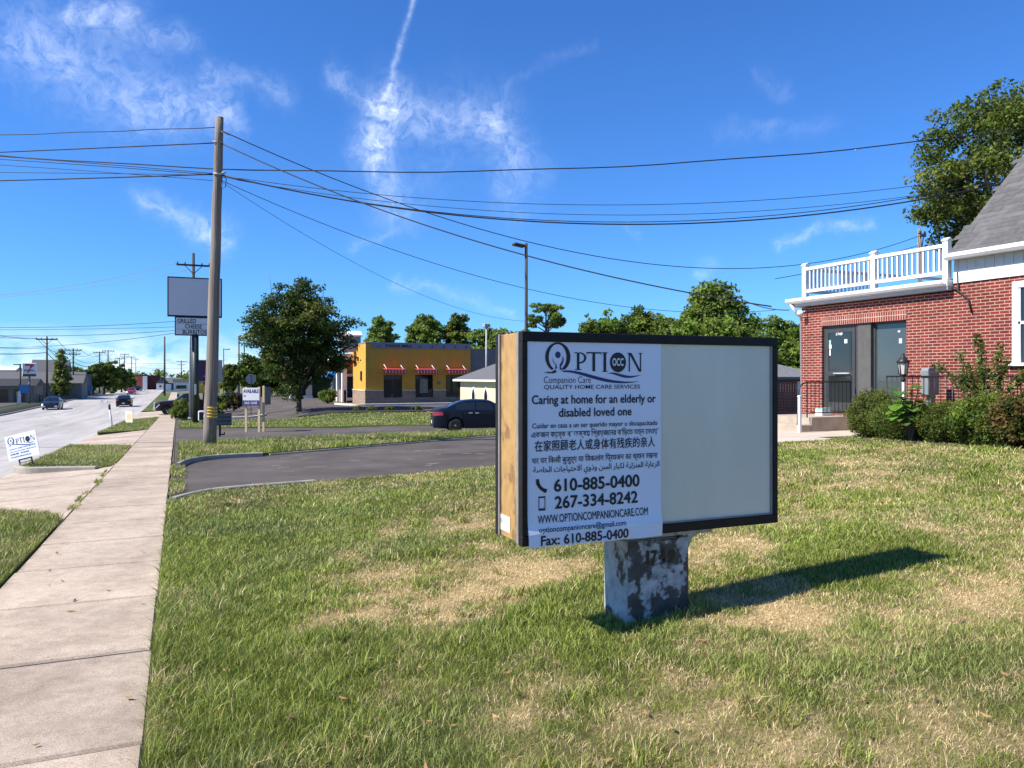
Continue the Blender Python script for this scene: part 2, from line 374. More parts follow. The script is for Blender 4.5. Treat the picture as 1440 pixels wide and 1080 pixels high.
def sheet(name, poly, zf, mat, step=1.0, skirt=.15, kind='structure', tintf=None):
    """flat polygon cut into a grid, lifted onto zf, with a skirt down its edge"""
    bm = bmesh.new(); vs = [bm.verts.new((p[0], p[1], 0)) for p in poly]; bm.faces.new(vs)
    xs = [p[0] for p in poly]; ys = [p[1] for p in poly]
    for ax, lo, hi in ((0, min(xs), max(xs)), (1, min(ys), max(ys))):
        k = math.floor(lo / step) + 1
        while k * step < hi:
            co = [0, 0, 0]; no = [0, 0, 0]; co[ax] = k * step + .0137; no[ax] = 1
            bmesh.ops.bisect_plane(bm, geom=bm.verts[:] + bm.edges[:] + bm.faces[:], plane_co=co, plane_no=no); k += 1
    bmesh.ops.recalc_face_normals(bm, faces=bm.faces)
    if sum(f.normal.z for f in bm.faces) < 0: bmesh.ops.reverse_faces(bm, faces=bm.faces)
    for v in bm.verts: v.co.z = zf(v.co.x, v.co.y)
    if skirt:
        ed = [e for e in bm.edges if len(e.link_faces) == 1]
        r = bmesh.ops.extrude_edge_only(bm, edges=ed)
        for v in r['geom']:
            if isinstance(v, bmesh.types.BMVert): v.co.z -= skirt
    me = bpy.data.meshes.new(name); bm.to_mesh(me)
    if tintf:
        at = me.color_attributes.new('tint', 'FLOAT_COLOR', 'POINT')
        for i, v in enumerate(me.vertices): at.data[i].color = rgb(tintf(v.co.x, v.co.y))
    bm.free(); me.materials.append(MATS[mat])
    o = link(name, me); o['kind'] = kind; return o

def smooth_line(pts, n=6):
    out = []; p = [Vector((*q, 0)) if len(q) == 2 else Vector(q) for q in pts]
    for i in range(len(p) - 1):
        a, b, c, d = p[max(i - 1, 0)], p[i], p[i + 1], p[min(i + 2, len(p) - 1)]
        for k in range(n):
            t = k / n; out.append(.5 * ((2 * b) + (c - a) * t + (2 * a - 5 * b + 4 * c - d) * t * t + (3 * b - a - 3 * c + d) * t ** 3))
    out.append(p[-1]); return out

def kerb(name, line, zf, w=.15, h=.12, mat='kerb_concrete', n=6, label=None):
    pts = smooth_line(line, n) if n else [Vector((*q, 0)) for q in line]
    m = MB(); vs = []
    for i, p in enumerate(pts):
        d = (pts[min(i + 1, len(pts) - 1)] - pts[max(i - 1, 0)]); d.z = 0; d.normalize(); nn = Vector((-d.y, d.x, 0))
        z = zf(p.x, p.y)
        for o, zz in ((-w / 2, z - .2), (-w / 2 + .0, z + h - .02), (-w / 2 + .02, z + h), (w / 2 - .02, z + h), (w / 2, z + h - .02), (w / 2, z - .2)):
            q = p + nn * o; vs.append((q.x, q.y, zz))
    fs = []
    for i in range(len(pts) - 1):
        for k in range(5): fs.append((i * 6 + k, i * 6 + k + 1, (i + 1) * 6 + k + 1, (i + 1) * 6 + k))
    fs += [(0, 1, 2, 3, 4, 5), tuple((len(pts) - 1) * 6 + k for k in range(6))]
    o = m.add(vs, fs).build(name, mat); o['kind'] = 'structure'; return o

# value noise for the lawn's dry and green patches
_rg = np.random.default_rng(3); _NG = _rg.random((256, 256))
def vnoise(x, y):
    x = np.asarray(x, float); y = np.asarray(y, float); xi = np.floor(x).astype(int); yi = np.floor(y).astype(int)
    fx = x - xi; fy = y - yi; fx = fx * fx * (3 - 2 * fx); fy = fy * fy * (3 - 2 * fy)
    g = lambda a, b: _NG[a % 256, b % 256]
    return (g(xi, yi) * (1 - fx) + g(xi + 1, yi) * fx) * (1 - fy) + (g(xi, yi + 1) * (1 - fx) + g(xi + 1, yi + 1) * fx) * fy
def fbm(x, y, o=4):
    s = 0; a = .5
    for k in range(o): s = s + a * vnoise(np.asarray(x) * 2 ** k + 17 * k, np.asarray(y) * 2 ** k + 31 * k); a *= .5
    return s
def inpoly(x, y, poly):
    r = np.zeros(len(x), bool); n = len(poly)
    for i in range(n):
        x0, y0 = poly[i]; x1, y1 = poly[(i + 1) % n]
        if y0 == y1: continue
        c = ((y0 > y) != (y1 > y)) & (x < (x1 - x0) * (y - y0) / (y1 - y0) + x0); r ^= c
    return r

# ------------------------------------------------------------------ ground, road, walks
mk('soil', (.12, .10, .05), .95, .3, 3)
mk('ground_far', (.07, .085, .03), .95, col2=(.15, .13, .06), scale=.08, detail=8)
mk('road_concrete', (.30, .275, .25), .88, col2=(.47, .435, .40), scale=1.1, bump=.15, bscale=60, detail=10, stretch=(1, .05, 1))
mk('road_crack', (.20, .18, .165), .9, .2, 3)
mk_concrete('sidewalk_concrete', (.50, .415, .325), 1.5)
mk_concrete('apron_concrete', (.52, .435, .345), 2.1)
mk('kerb_concrete', (.25, .225, .185), .9, col2=(.42, .385, .32), scale=2.5, detail=9, bump=.4, bscale=60)
mk('white_kerb', (.62, .58, .50), .85, .12, 2)
mk('asphalt', (.066, .056, .050), .95, spec=.2, col2=(.13, .112, .10), scale=.55, detail=12, bump=.5, bscale=150)
mk('asphalt_far', (.055, .05, .05), .92, col2=(.085, .078, .075), scale=.35, detail=8)
mk('path_concrete', (.50, .42, .33), .9, .12, 1.5, bump=.2, bscale=60)
mk('litter', (.30, .25, .17), .95, .3, 9)
mk('mulch', (.022, .016, .012), .95, .4, 6, bump=.8, bscale=30)
mk_attr('turf', .95, 0, .1, nscale=38.)
mk_attr('blade', .5, .22, .35)

KERB, LKERB = -3.6, -15.6
def road_z(x, y): return zs(x, y) - .13
def build_ground():
    xs = sorted(set([-1500, -600, -250, -120, -60, -40, -25] + [LKERB - .01, LKERB + .01] + [-10, -4, -1, 2, 5, 8, 11, 14, 18, 24, 32, 45, 70, 120, 250, 600, 1500]))
    ys = list(range(-20, 140, 4)) + [150, 170, 200, 250, 320, 450, 700, 1200, 2000]; ys = [-400, -100, -40] + ys
    def z(x, y):
        b = zs(max(x, -40), y) if x > LKERB else zs(0, y) - .02
        return b - (.45 if x > LKERB else 0.) + (0.25 if y > 260 and x > LKERB else 0)
    v = [(x, y, z(x, y)) for y in ys for x in xs]; n = len(xs)
    f = [(j * n + i, j * n + i + 1, (j + 1) * n + i + 1, (j + 1) * n + i) for j in range(len(ys) - 1) for i in range(n - 1)]
    o = MB().add(v, f, True).build('ground', 'ground_far'); o['kind'] = 'structure'
build_ground()
o = sheet('road', [(LKERB, -14), (KERB, -14), (KERB, 262), (LKERB, 262)], road_z, 'road_concrete', 4, .3)
# slab joints, wheel-worn lanes and cracks of the old concrete road, one sheet of sealed strips
def strips(name, segs, zf, mat, w):
    m = MB()
    for a, b in segs:
        n = max(2, int(math.dist(a, b) / 3)); d = Vector((b[0] - a[0], b[1] - a[1], 0)).normalized(); q = Vector((-d.y, d.x, 0)) * w / 2
        vs = []; rg = random.Random(int(a[0] * 91 + a[1] * 7))
        for i in range(n + 1):
            t = i / n; x = a[0] + (b[0] - a[0]) * t; y = a[1] + (b[1] - a[1]) * t; k = .5 + rg.random()
            vs += [(x + q.x * k, y + q.y * k, zf(x, y) + .004), (x - q.x * k, y - q.y * k, zf(x, y) + .004)]
        m.add(vs, [(2 * i, 2 * i + 1, 2 * i + 3, 2 * i + 2) for i in range(n)])
    o = m.build(name, mat); o['kind'] = 'structure'; return o
segs = [((x, -10), (x, 240)) for x in (-6.6, -9.6, -12.6)] + [((-3.7, y), (-15.5, y + .3)) for y in list(np.arange(8, 60, 6.1)) + list(np.arange(66, 200, 12.2))]
for k in range(26):
    a = (random.uniform(-15, -4), random.uniform(14, 110)); segs.append((a, (a[0] + random.uniform(-1.2, 1.2), a[1] + random.uniform(1, 7))))
strips('road_joints', segs, road_z, 'road_crack', .035)

# sidewalk: separate slabs with open joints
m = MB(); rg = random.Random(5); y = -1.9
ends = []
while y < 79:
    L = 1.5; jz = rg.uniform(-.004, .004); t = rg.uniform(-.003, .003)
    def q(x, yy, dz): return (x, yy, zs(x, yy) + dz + jz)
    a, b = y + .017, y + L - .017
    xl = -1.42 + rg.uniform(-.006, .006); xr = -.15 + rg.uniform(-.006, .006)
    vs = [q(xl, a, 0), q(xr, a, t), q(xr, b, t), q(xl, b, 0)] + [q(xl, a, -.2), q(xr, a, -.2), q(xr, b, -.2), q(xl, b, -.2)]
    m.add(vs, [(0, 1, 2, 3), (0, 4, 5, 1), (1, 5, 6, 2), (2, 6, 7, 3), (3, 7, 4, 0)]); y += L
o = m.build('sidewalk', 'sidewalk_concrete', bevel=.014); o['kind'] = 'structure'
sheet('sidewalk_far', [(-1.42, 88), (-.15, 88), (-.15, 200), (-1.42, 200)], lambda x, y: zs(x, y), 'apron_concrete', 6)
sheet('sidewalk_bed', [(-1.5, -2), (-.1, -2), (-.1, 80), (-1.5, 80)], lambda x, y: zs(x, y) - .035, 'soil', 4, .1)

# concrete driveway aprons dipping from the walk to the road
def apron_z(x, y):
    t = min(max((-1.44 - x) / 2.2, 0), 1.06); return zs(x, y) - .004 - .122 * t
for (nm, y0, y1) in (('driveway_apron', 11.5, 22.5), ('driveway_apron', 28.0, 44.5)):
    o = sheet(nm, [(-1.435, y0), (-1.435, y1), (KERB - .04, y1), (KERB - .04, y0)], apron_z, 'apron_concrete', .8, .25)
strips('apron_joints', [((-1.45, 15.4), (-3.6, 15.1)), ((-1.45, 17.6), (-3.6, 17.4)), ((-1.45, 19.2), (-3.5, 18.9)), ((-1.45, 34.5), (-3.6, 33.8)), ((-1.45, 39.), (-3.6, 38.6))], apron_z, 'road_crack', .018)
sheet('driveway_far', [(-1.42, 70.5), (KERB, 63), (KERB, 91), (-1.42, 91)], apron_z, 'apron_concrete', 2, .25)
sheet('driveway_cross', [(-1.46, 78.9), (.6, 78.9), (.6, 88.2), (-1.46, 88.2)], lambda x, y: zs(x, y) + .004, 'apron_concrete', 2, .25)

# kerb on the road side, lowered along the aprons
for (a, b) in ((-14, 12.2), (21.9, 30.4), (42.5, 62), (91, 200)):
    kerb('kerb', [(KERB + .08, y) for y in np.arange(a, b + .01, 2.0)], lambda x, y: zs(x, y) - .13, .16, .145, n=0)
kerb('kerb', [(KERB + .08, 21.6), (-3.2, 21.0), (-2.4, 20.75), (-1.75, 20.5)], lambda x, y: zs(x, y) - .10, .16, .15)
kerb('kerb', [(LKERB - .08, y) for y in np.arange(-14, 240, 6.0)], lambda x, y: zs(0, y) - .13, .16, .14, n=0)

# lots of asphalt, one sheet under the islands
def lot_z(x, y): return zs(x, y) - .05
sheet('parking_lot', [(-.14, 13.55), (.57, 14.4), (9.6, 16.6), (13.5, 19.6), (26, 19.6), (60, 30), (60, 112), (-.14, 112)], lot_z, 'asphalt', 2, .3)
def lotd(x, y): return lot_z(x, y)
for (a, b) in ((0, 1),):
    # thin dry litter and seam cracks on the near drive
    rl_ = random.Random(8); segs = []
    for k in range(34):
        p = (rl_.uniform(2, 11), rl_.uniform(16.8, 25)); segs.append((p, (p[0] + rl_.uniform(.12, .5), p[1] + rl_.uniform(-.12, .12))))
    strips('dry_litter', segs, lotd, 'litter', .05)

# ---- lawn colour: where it is dry (1) and where lush (0)
DRY = [(1.97, 5.65, .45, .8), (2.96, 6.06, .45, .75), (2.48, 6.03, .5, .75), (1.25, 5.77, .22, .8), (1.79, 5.46, .3, .6), (3.47, 4.02, .4, .6), (3.8, 4.2, .35, .5), (4.77, 5.61, .4, .7), (2.88, 7.39, .3, .45),
       (2.74, 3.65, .35, .35), (3.29, 2.61, .45, .3), (2.83, 2.42, .3, .3), (2.07, 3.21, .35, .35), (4.61, 3.5, .4, .5), (5.11, 3.51, .4, .5), (6.47, 5.14, .4, .4), (3.8, 2.54, .35, .35), (3.2, 4.25, .25, .5),
       (1.55, 6.9, .25, .4), (3.6, 8.6, .6, .3), (7.5, 7.5, .8, .3), (9.5, 9, .8, .3), (5.6, 8, .6, .25), (2.2, 4.9, .3, .3), (-.06, 5.0, .12, .5), (-.05, 7.2, .1, .4)]
LUSH = [(.3, 8, .9, .5), (.35, 5.5, .55, .5), (.5, 4.2, .5, .45), (2.2, 10.5, 1.2, .3), (5.3, 5.0, .7, .35), (1.55, 4.5, .4, .4), (3.4, 5.4, .4, .5), (2.6, 5.2, .35, .5), (.3, 10, 1.0, .4), (1.0, 3.4, .4, .3), (4.6, 4.45, .5, .3), (.8, 6.5, .4, .3)]
def dryness(x, y):
    x = np.asarray(x, float); y = np.asarray(y, float)
    d = .20 + .8 * (fbm(x * .8 + 40, y * .8 + 11) - .47) + .8 * (fbm(x * 3.1 + 9, y * 3.1) - .47) + .75 * (fbm(x * 9 + 3, y * 9 + 5, 3) - .44)
    for a, b, r, s in DRY: d = d + s * np.exp(-((x - a) ** 2 + ((y - b) * .9) ** 2) / (r * r)) * np.clip(.1 + 2.4 * (fbm(x * 4.5 + a, y * 4.5 + b) - .27), 0, 1.3)
    for a, b, r, s in LUSH: d = d - s * np.exp(-((x - a) ** 2 + ((y - b) * .8) ** 2) / (r * r))
    return np.clip((d - .30) * 1.45 + .36, 0, 1)
def turf_col(x, y):
    d = float(dryness(x, y)); a = (.055, .065, .018); b = (.46, .345, .18)
    return tuple(a[i] * (1 - d) + b[i] * d for i in range(3))
def turf_green(x, y):
    d = float(fbm(x * .5, y * .5)); a = (.07, .105, .024); b = (.14, .15, .05)
    k = min(max((d - .3) * 2.5, 0), 1); return tuple(a[i] * (1 - k) + b[i] * k for i in range(3))

PATHP = [(9.5, 12.9), (11.1, 12.2), (12.0, 11.75), (13.85, 12.6), (15.38, 12.6), (15.38, 18.4), (12.5, 20.4), (9.5, 20.4)]
LAWN = [(-.15, -4), (-.15, 13.3), (.1, 13.9), (.57, 14.5), (1.7, 14.85), (6.7, 16.45), (9.5, 17.0), (9.5, 12.9), (11.1, 12.2), (12.0, 11.75), (13.85, 12.6), (15.38, 12.6), (15.38, -4)]
VERGES = [[(-1.44, -3), (-1.44, 12.1), (-1.7, 12.8), (-2.4, 13.3), (-3.5, 13.8), (-3.5, -3)],
          [(-3.45, 21.4), (-2.4, 20.85), (-1.8, 20.6), (-1.5, 20.9), (-1.43, 21.8), (-1.43, 29.2), (-3.45, 30.6)],
          [(-3.45, 41.2), (-1.43, 43.5), (-1.43, 70.3), (-3.45, 62.5)],
          [(-1.43, 91.5), (-1.43, 190), (-3.45, 190), (-3.45, 91)]]
ISLAND = [(.0, 20.3), (.35, 21.7), (.95, 22.55), (1.95, 22.85), (11.7, 28.67), (16.5, 30.2), (20, 30.9), (20, 31.7), (10, 31.2), (5, 30.6), (.02, 29.35)]
STRIP = [(.05, 45.2), (12, 38.2), (24, 36.8), (24, 40), (18, 53.0), (10.3, 53.6), (4, 56.5), (.05, 57.5)]
sheet('lawn', LAWN, lambda x, y: zl(x, y) - .005, 'turf', .22, .2, tintf=turf_col)
for p in VERGES: sheet('verge', p, lambda x, y: zs(x, y) + .005, 'turf', .6, .2, tintf=turf_green)
sheet('grass_island', ISLAND, lambda x, y: zs(x, y) + .03, 'turf', .6, .2, tintf=turf_green)
sheet('grass_strip', STRIP, lambda x, y: zs(x, y) + .03, 'turf', 1.2, .2, tintf=turf_green)
sheet('far_verge', [(-1, 92), (5, 92), (5, 112), (-1, 112)], lambda x, y: zs(x, y) + .03, 'turf', 3, .2, tintf=turf_green)
sheet('path', PATHP, lambda x, y: zl(x, y) + .012, 'path_concrete', .7, .2)
sheet('mulch_bed', [(7.6, 55.5), (10.0, 53.9), (18.0, 53.3), (17.6, 55.0), (13, 56.3), (9, 57.5)], lambda x, y: zs(x, y) + .09, 'mulch', 1, .2)
sheet('planting_bed', [(12.4, 12.4), (15.2, 12.45), (15.2, 5.0), (12.6, 5.6), (12.3, 9)], lambda x, y: zl(x, y) + .012, 'mulch', .8, .1)
kerb('kerb', [(-.08, 13.5), (.2, 14.05), (.57, 14.5), (1.1, 14.75), (1.75, 14.9), (2.4, 15.05)], lambda x, y: zs(x, y), .11, .045)
kerb('kerb', [(.0, 20.2), (.3, 21.6), (.9, 22.5), (1.5, 22.75), (2.2, 22.8)], lambda x, y: zs(x, y), .11, .07)
kerb('kerb', [(2.4, 23.1), (11.7, 28.6), (16.5, 30.5)], lambda x, y: zs(x, y) - .07, .10, .075)
kerb('lot_kerb', [(13.6, 73.0), (14.6, 69.9), (17, 69.5), (22, 69.7), (30, 69.6)], lambda x, y: zs(x, y) - .05, .3, .16, 'white_kerb')
kerb('lot_kerb', [(.5, 62.5), (3, 62.5), (5.5, 62.6), (6.4, 64.5)], lambda x, y: zs(x, y) - .05, .25, .16, 'white_kerb')
# lots across the road
sheet('far_lot', [(-19.5, 86), (-70, 86), (-70, 150), (-19.5, 150)], lambda x, y: zs(0, y) + .03, 'asphalt_far', 8, .2)

# ------------------------------------------------------------------ grass blades (beyond count)
def blades(name, poly, zf, n, h, w, rng, dry=None, tmin=0, tmax=999, lean=.55, seed=1, tall_edge=None, keep=None):
    rg = np.random.default_rng(seed)
    xs = [p[0] for p in poly]; ys = [p[1] for p in poly]
    X, Y = [], []
    got = 0
    while got < n:
        x = rg.uniform(min(xs) - .03, max(xs) + .03, 200000); y = rg.uniform(max(min(ys), -1), max(ys), 200000)
        dep = x * FW[0] + y * FW[1]; lat = x * RT[0] + y * RT[1]
        k = (dep > tmin) & (dep < tmax) & (np.abs(lat) < dep * .80 + 1.0)
        k &= inpoly(x, y, poly)
        if keep is not None: k &= keep(x, y)
        # even cover: accept in proportion to 1/area so near ground is thick
        x, y, dep = x[k], y[k], dep[k]
        if rng is not None:
            a = rg.random(len(x)) < np.clip((rng / np.maximum(dep, .1)) ** 2, 0, 1); x, y = x[a], y[a]
        X.append(x); Y.append(y); got += len(x)
        if len(X) > 400: break
    x = np.concatenate(X)[:n]; y = np.concatenate(Y)[:n]; n = len(x)
    d = dry(x, y) if dry is not None else np.clip(.12 + .9 * (fbm(x * 1.2, y * 1.2) - .45), 0, 1)
    dep = x * FW[0] + y * FW[1]
    z = np.array([zf(a, b) for a, b in zip(x, y)])
    tuft = .5 * fbm(x * 2.3 + 5, y * 2.3 + 3, 3) + .62 * vnoise(x * 11 + 2, y * 11 + 7) ** 1.6
    hh = h * (.35 + .9 * rg.random(n)) * (1.05 - .62 * d) * (.55 + .9 * tuft)
    if tall_edge is not None: hh *= tall_edge(x, y)
    ww = w * (.6 + .8 * rg.random(n)) * (np.maximum(dep / 4.5, .8) if rng is not None else 1)
    az = rg.uniform(0, 2 * np.pi, n); ln = lean * rg.random(n) + .12 + .35 * d
    bx, by = np.cos(az), np.sin(az); fx, fy = -by, bx           # lean direction, blade width direction
    yaw = rg.uniform(0, 2 * np.pi, n); fx, fy = np.cos(yaw), np.sin(yaw)
    V = np.zeros((n, 5, 3), np.float32)
    for i, (t, q) in enumerate(((0, 1), (0, -1), (.55, .8), (.55, -.8), (1, 0))):
        off = ln * hh * t * t * 1.2
        V[:, i, 0] = x + bx * off + fx * ww * .5 * q; V[:, i, 1] = y + by * off + fy * ww * .5 * q
        V[:, i, 2] = z - .004 + hh * t * np.sqrt(np.maximum(1 - (ln * t * .6) ** 2, .2))
    isdry = rg.random(n) < np.clip(d * 1.05 + .03, 0, .97)
    g = rg.random((n, 1)); g0 = np.array([.085, .130, .016]); g1 = np.array([.38, .43, .078]); s0 = np.array([.36, .26, .11]); s1 = np.array([.86, .68, .38])
    hue = fbm(x * .9 + 3, y * .9 + 8, 3)[:, None]
    green = (g0 * (1 - g) + g1 * g) * (.62 + .85 * hue) * (.85 + .3 * rg.random((n, 1))); straw = s0 * (1 - g) + s1 * g
    blu = np.clip((fbm(x * .9 + 50, y * .9 + 20, 4)[:, None] - .44) * 6, 0, 1) * np.array([[.03, .02, .05]]); green = green + blu * g
    c = np.where(isdry[:, None], straw, green)
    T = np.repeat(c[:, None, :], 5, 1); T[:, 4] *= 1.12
    b = (np.arange(n) * 5)[:, None]
    F = np.concatenate([b + np.array([[0, 1, 2]]), b + np.array([[1, 3, 2]]), b + np.array([[2, 3, 4]])], 0)
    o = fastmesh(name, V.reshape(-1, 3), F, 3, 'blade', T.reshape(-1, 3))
    return tag(o, kind='stuff')
def edge_tall(x, y): return 1 + .9 * np.exp(-((x + .13) / .07) ** 2) + .35 * np.exp(-((x - .3) / .5) ** 2)
def lawn_keep(x, y): return ~((x > 2.75) & (x < 3.24) & (y > 4.40) & (y < 4.73))
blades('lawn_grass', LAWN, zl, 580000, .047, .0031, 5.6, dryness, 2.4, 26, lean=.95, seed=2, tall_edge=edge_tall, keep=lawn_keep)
def tufts(x, y): return lawn_keep(x, y) & (vnoise(x * 4.2 + 60, y * 4.2 + 31) > .74) & (vnoise(x * .7 + 9, y * .7 + 4) > .38)
blades('lawn_tufts', LAWN, zl, 26000, .095, .0048, 5.6, None, 2.4, 16, lean=.8, seed=5, keep=tufts)
for i, p in enumerate(VERGES[:3]):
    blades('verge_grass', p, lambda x, y: zs(x, y), (60000, 26000, 12000)[i], (.09, .085, .09)[i], (.007, .011, .022)[i], None, seed=10 + i, lean=.5)
blades('island_grass', ISLAND, lambda x, y: zs(x, y) + .02, 42000, .15, .016, None, seed=20, lean=.5)
blades('strip_grass', STRIP, lambda x, y: zs(x, y) + .02, 30000, .10, .03, None, seed=21, lean=.5)

def weedy(x, y): return vnoise(x * 6 + 3, y * 2.1 + 8) > .62
blades('joint_weeds', [(-1.50, 12.3), (-1.37, 12.3), (-1.37, 21.6), (-1.50, 21.6)], lambda x, y: zs(x, y) - .01, 900, .075, .008, None, seed=31, lean=.9, keep=weedy)
blades('edge_grass', [(-.16, 14.4), (.12, 14.9), (.16, 20.4), (-.16, 20.4)], lambda x, y: zs(x, y) - .02, 2600, .07, .010, None, seed=32, lean=.9, keep=lambda x, y: vnoise(x * 5, y * 1.4 + 4) > .35)
# a few fallen leaves on the turf and the walk
mk('fallen_leaf', (.20, .10, .04), .8, col2=(.36, .24, .09), scale=.9)
rgl = random.Random(21); m = MB()
for k in range(170):
    t = 2.6 + 9 * rgl.random() ** 1.5; px = rgl.uniform(40, 1430); x, y = P(px, t)
    if x < -1.3 or (2.7 < x < 3.3 and 4.3 < y < 4.8): continue
    z = (zl(x, y) + rgl.uniform(.015, .04)) if x > -.12 else zs(x, y) + .006
    a = rgl.uniform(0, 6.28); L_ = rgl.uniform(.018, .04); c_, s_ = math.cos(a) * L_, math.sin(a) * L_; q = .4; h1, h2 = rgl.uniform(.002, .012), rgl.uniform(.002, .012)
    m.add([(x - c_, y - s_, z + h1), (x - s_ * q, y + c_ * q, z), (x + c_, y + s_, z + h2), (x + s_ * q, y - c_ * q, z)], [(0, 1, 2, 3)])
tag(m.build('fallen_leaves', 'fallen_leaf', None), kind='stuff')

# ------------------------------------------------------------------ the big cabinet sign on the lawn
mk('cabinet_tan', (.45, .265, .092), .55, col2=(.27, .155, .058), scale=4.6, detail=13, thr=.565, var=.25, bump=.05, stretch=(1, 1.2, .8))
mk('cabinet_rust', (.16, .085, .035), .8, .3, 9)
mk('frame_dark', (.013, .011, .010), .5, .3, 14, bump=.05, spec=.25)
mk('trim_grey', (.23, .22, .20), .45, .2, 8)
mk('acrylic', (.66, .625, .49), .25, col2=(.77, .735, .60), scale=1.1, detail=9, spec=.5, stretch=(1.6, 1, .55))
mk('vinyl', (.76, .80, .90), .38, .03, 2.5, bump=.12, bscale=4)
mk('ink', (.012, .012, .016), .5, .1, 4)
mk('navy_ink', (.018, .03, .15), .45, .1, 4)
mk('white_ink', (.75, .78, .85), .5, .05, 4)
mk('label_white', (.72, .69, .62), .6, .08, 20)
mk('label_grey', (.33, .32, .31), .7, .3, 60)
mk('post_peeling', (.55, .56, .56), .75, col2=(.095, .085, .072), scale=5.5, detail=12, thr=.465, var=.45, bump=.35, bscale=40)
mk('post_flank', (.56, .55, .52), .8, col2=(.11, .085, .06), scale=4.2, detail=12, thr=.575, var=.4, bump=.3, bscale=40)

SX0, SX1, SY0, SY1, SZ0, SZ1 = 1.93, 3.935, 4.30, 4.735, .61, 1.93
sign = thing('roadside_sign', 'wide lit cabinet sign on a peeling post, half covered by a white care service banner', 'sign', (2.95, 4.55, 0))
# body shell with rounded vertical corners on the flank, frames front and back
MB().box(SX0 + .012, SX1 - .012, SY0 + .055, SY1 - .055, SZ0 + .004, SZ1 - .004).build('cabinet', 'cabinet_tan', sign, True, bevel=.006)
for (ya, yb, out) in ((SY0, SY0 + .055, SY0), (SY1 - .055, SY1, SY1)):
    m = MB(); fw = .062
    m.box(SX0, SX1, ya, yb, SZ1 - fw, SZ1); m.box(SX0, SX1, ya, yb, SZ0, SZ0 + fw)
    m.box(SX0, SX0 + fw * .62, ya + .0015, yb, SZ0 + fw, SZ1 - fw); m.box(SX1 - fw * .7, SX1, ya + .0015, yb, SZ0 + fw, SZ1 - fw)
    m.build('frame', 'frame_dark', sign, True, bevel=.004)
MB().box(SX0 - .003, SX0 + .012, SY0 + .056, SY0 + .085, SZ0 + .003, SZ1 - .003).build('edge_trim', 'trim_grey', sign, True, bevel=.003)
MB().box(SX0 - .003, SX0 + .012, SY1 - .075, SY1 - .056, SZ0 + .003, SZ1 - .003).build('edge_trim', 'trim_grey', sign, True, bevel=.003)
# face panel (acrylic), a hair behind the frame
pan = MB().box(SX0 + .03, SX1 - .03, SY0 + .016, SY0 + .022, SZ0 + .05, SZ1 - .05).build('face_panel', 'acrylic', sign, True)
MB().box(SX0 + .03, SX1 - .03, SY1 - .022, SY1 - .016, SZ0 + .05, SZ1 - .05).build('face_panel', 'acrylic', sign, True)
# thin retaining lip round the face
m = MB(); m.box(SX1 - .062, SX1 - .050, SY0 + .004, SY0 + .015, SZ0 + .063, SZ1 - .063).box(SX0 + .05, SX1 - .062, SY0 + .006, SY0 + .0155, SZ0 + .0625, SZ0 + .072)
m.build('retaining_lip', 'trim_grey', sign, True)
# sticker low on the flank
st = MB().box(SX0 + .0085, SX0 + .0105, SY0 + .21, SY0 + .385, SZ0 + .045, SZ0 + .145).build('sticker', 'label_white', sign, True)
m = MB()
for k in range(4): m.box(SX0 + .0078, SX0 + .0084, SY0 + .235, SY0 + (.31 if k else .29), SZ0 + .062 + k * .016, SZ0 + .068 + k * .016)
m.prism([(SY0 + .345 + .019 * math.cos(a), SZ0 + .105 + .019 * math.sin(a)) for a in [i * .6283 for i in range(10)]], 'x', SX0 + .0078, SX0 + .0084)
m.build('sticker_print', 'label_grey', st, True)
# banner: vinyl sheet hung over the face and the lower frame, slightly buckled at its foot
BX0, BX1, BZ0, BZ1 = 1.972, 2.948, .598, 1.872
def bow(x, z):
    d = 0.
    if z < SZ0 + .075: d = .020 + .006 * math.sin(x * 23) * (1 - (z - BZ0) / .09)
    else: d = .002 + .020 * math.exp(-(z - SZ0 - .075) / .05)
    return SY0 + .0145 - d
nx, nz = 48, 70; vs = []
for j in range(nz + 1):
    for i in range(nx + 1):
        x = BX0 + (BX1 - BX0) * i / nx; z = BZ0 + (BZ1 - BZ0) * j / nz; b0 = BZ0 + .012 * (1 - i / nx) * 0
        vs.append((x, bow(x, z), z))
fs = [(j * (nx + 1) + i, j * (nx + 1) + i + 1, (j + 1) * (nx + 1) + i + 1, (j + 1) * (nx + 1) + i) for j in range(nz) for i in range(nx)]
k = len(vs); vs2 = [(x, y + .0012, z) for x, y, z in vs]
ban = MB().add(vs, fs, True).add(vs2, [f[::-1] for f in fs], True).build('banner', 'vinyl', sign, True)
mk('tape', (.80, .84, .9), .12, .03, 3, spec=.8)
O, U, V = (0, SY0 + .0105, 0), (1, 0, 0), (0, 0, 1)
def on_banner(o):
    """lay a flat print on the banner's own buckles"""
    me = o.data; M = XF[o.name]; I = M.inverted()
    for v in me.vertices:
        w = M @ v.co; w.y = bow(w.x, w.z) - .0028 + (w.y - O[1]); v.co = I @ w
    return o
def bl(body, x0, x1, base, cap, mat='ink', bold=.0, sp=1., cap_h=.729, name='lettering', fat=0.):
    return on_banner(letter(name, body, ban, mat, O, U, V, x0, x1, base, cap, bold, sp, cap_h, fat=fat))
bl('Companion Care', 2.083, 2.415, 1.611, .044, 'ink', -.006)
bl('QUALITY HOME CARE SERVICES', 2.084, 2.782, 1.574, .027, 'ink', .004)
bl('Caring at home for an elderly or', 2.0, 2.905, 1.482, .056, fat=.045)
bl('disabled loved one', 2.186, 2.718, 1.400, .056, fat=.045)
bl('Cuidar en casa a un ser querido mayor o discapacitado', 2.003, 2.918, 1.332, .032, bold=.012)
